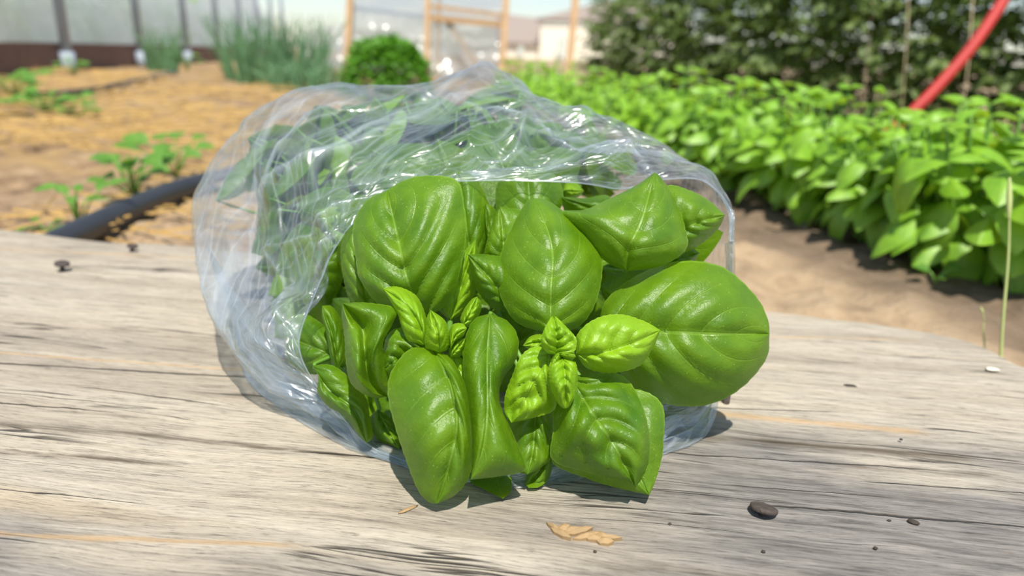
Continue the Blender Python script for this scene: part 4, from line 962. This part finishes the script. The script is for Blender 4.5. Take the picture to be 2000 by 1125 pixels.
# ------------------------------------------------------------------ timber end frame with film, further right
DF = 6.0
fr0 = at(680, 128, DF); fr0[2] = gz(fr0[0], fr0[1])
ef = empty('greenhouse_end_frame', fr0, 'timber end frame of a film greenhouse with a diagonal brace behind the bag', 'greenhouse frame')
def fpost(xb, xt, w=.05, d=DF, name='post', mat=None, y0=150, y1=0):
    b = at(xb, y0, d); t = at(xt, y1, d); dr = (t - b) / np.linalg.norm(t - b); b = b - dr * ((b[2] + .03) / dr[2]); t = t + dr * .7
    mb = MB(); mb.beam(b, t, w, .06); return mb.build(name, mat or M_FRAMEWOOD, ef, False)
fpost(677, 684, .048); fpost(834, 836, .040); fpost(980, 989, .050); fpost(1110, 1124, .056, DF * .98)
fpost(853, 857, .03, DF + .1, 'door_stile', M_TRIM)
def fbar(p, q, w, name, d=DF, mat=None):
    mb = MB(); mb.beam(at(*p, d), at(*q, d), w, .04); return mb.build(name, mat or M_FRAMEWOOD, ef, False)
fbar((680, 15), (836, 33), .03, 'rail', DF + .06, M_GALV); fbar((836, 34), (984, 48), .05, 'rail', DF + .06); fbar((836, 12), (984, 30), .03, 'rail', DF + .08); fbar((872, 40), (938, 135), .045, 'diagonal_brace', DF + .10, M_TRIM)
def film_quad(name, tl, tr_, br, bl, d, mat, ripple=.06, seed=0, dd=(0, 0, 0, 0)):
    n = 40; s = np.linspace(0, 1, n)[None, :, None]; t = np.linspace(0, 1, n)[:, None, None]
    c = [at(*q, d + e_) for q, e_ in zip((tl, tr_, br, bl), dd)]
    P = (c[0] * (1 - s) + c[1] * s) * (1 - t) + (c[3] * (1 - s) + c[2] * s) * t
    P[..., 1] += ripple * (fnoise(s[..., 0] * 6 + t[..., 0] * 1.5, t[..., 0] * 3 + 0 * s[..., 0], 90 + seed, 3) - .5) * 2
    P[..., 2] = np.maximum(P[..., 2], -.01)
    return mesh(name, P, grid_faces(n, n), mat, ef)
film_quad('film_panel', (684, 18), (834, 34), (834, 150), (684, 150), DF + .2, M_FILM2, .05, 1)
film_quad('film_panel', (838, 36), (985, 50), (985, 150), (838, 150), DF + .2, M_FILM2, .05, 2)
film_quad('film_panel', (690, -40), (985, -30), (984, 44), (684, 14), DF + .3, M_FILM2, .25, 3, (1.5, 1.5, 0, 0))
film_quad('film_panel', (588, 62), (678, 44), (678, 160), (588, 160), DF + .25, M_FILM2, .05, 4)

# ------------------------------------------------------------------ house beyond
HD = 56.0
hb = at(1120, 118, HD); hb[2] = 0
hs = empty('house', hb, 'cream house with brown roofs far beyond the garden', 'house')
def px_box(name, x0, x1, y0, y1, d, depth, mat, parent, smooth=False):
    a = at(x0, y0, d); b = at(x1, y1, d); zt = a[2]; mb = MB()
    mb.box(((a[0] + b[0]) / 2, a[1] + depth / 2, zt / 2 - .1), (abs(b[0] - a[0]), depth, zt + .2)); return mb.build(name, mat, parent, False)
px_box('wall', 984, 1064, 80, 120, HD, 6, M_HWALL, hs)
wb = px_box('wall', 1056, 1330, 46, 120, HD - 1, 9, M_HWALL, hs)
def roof(name, e0, e1, r0, r1, d, dr, mat, th=.25):
    a, b = at(*e0, d), at(*e1, d); c, e_ = at(*r1, d + dr), at(*r0, d + dr)
    V = [a, b, c, e_] + [np.array(q) - [0, 0, th] for q in (a, b, c, e_)]
    mesh(name, V, [[0, 1, 2, 3], [7, 6, 5, 4], [0, 4, 5, 1], [1, 5, 6, 2], [2, 6, 7, 3], [3, 7, 4, 0]], mat, hs, None, False)
roof('roof', (970, 80), (1062, 85), (965, 24), (1062, 37), HD - .2, 4, M_HROOF)
roof('roof', (1046, 36), (1345, 44), (1196, -2), (1250, -4), HD - 1.25, 5, M_HROOF)
def px_pane(name, x0, x1, y0, y1, d, mat):
    a = at(x0, y0, d); b = at(x1, y1, d); mb = MB(); mb.box((a + b) / 2, (abs(b[0] - a[0]), .12, abs(a[2] - b[2]))); return mb.build(name, mat, hs, False)
px_pane('window', 1090, 1104, 74, 112, HD - 1.03, M_GLASSWIN)
px_pane('window', 1012, 1022, 90, 112, HD - .03, M_GLASSWIN)
px_pane('eave_board', 1050, 1340, 37, 45, HD - 1.22, M_TRIM)
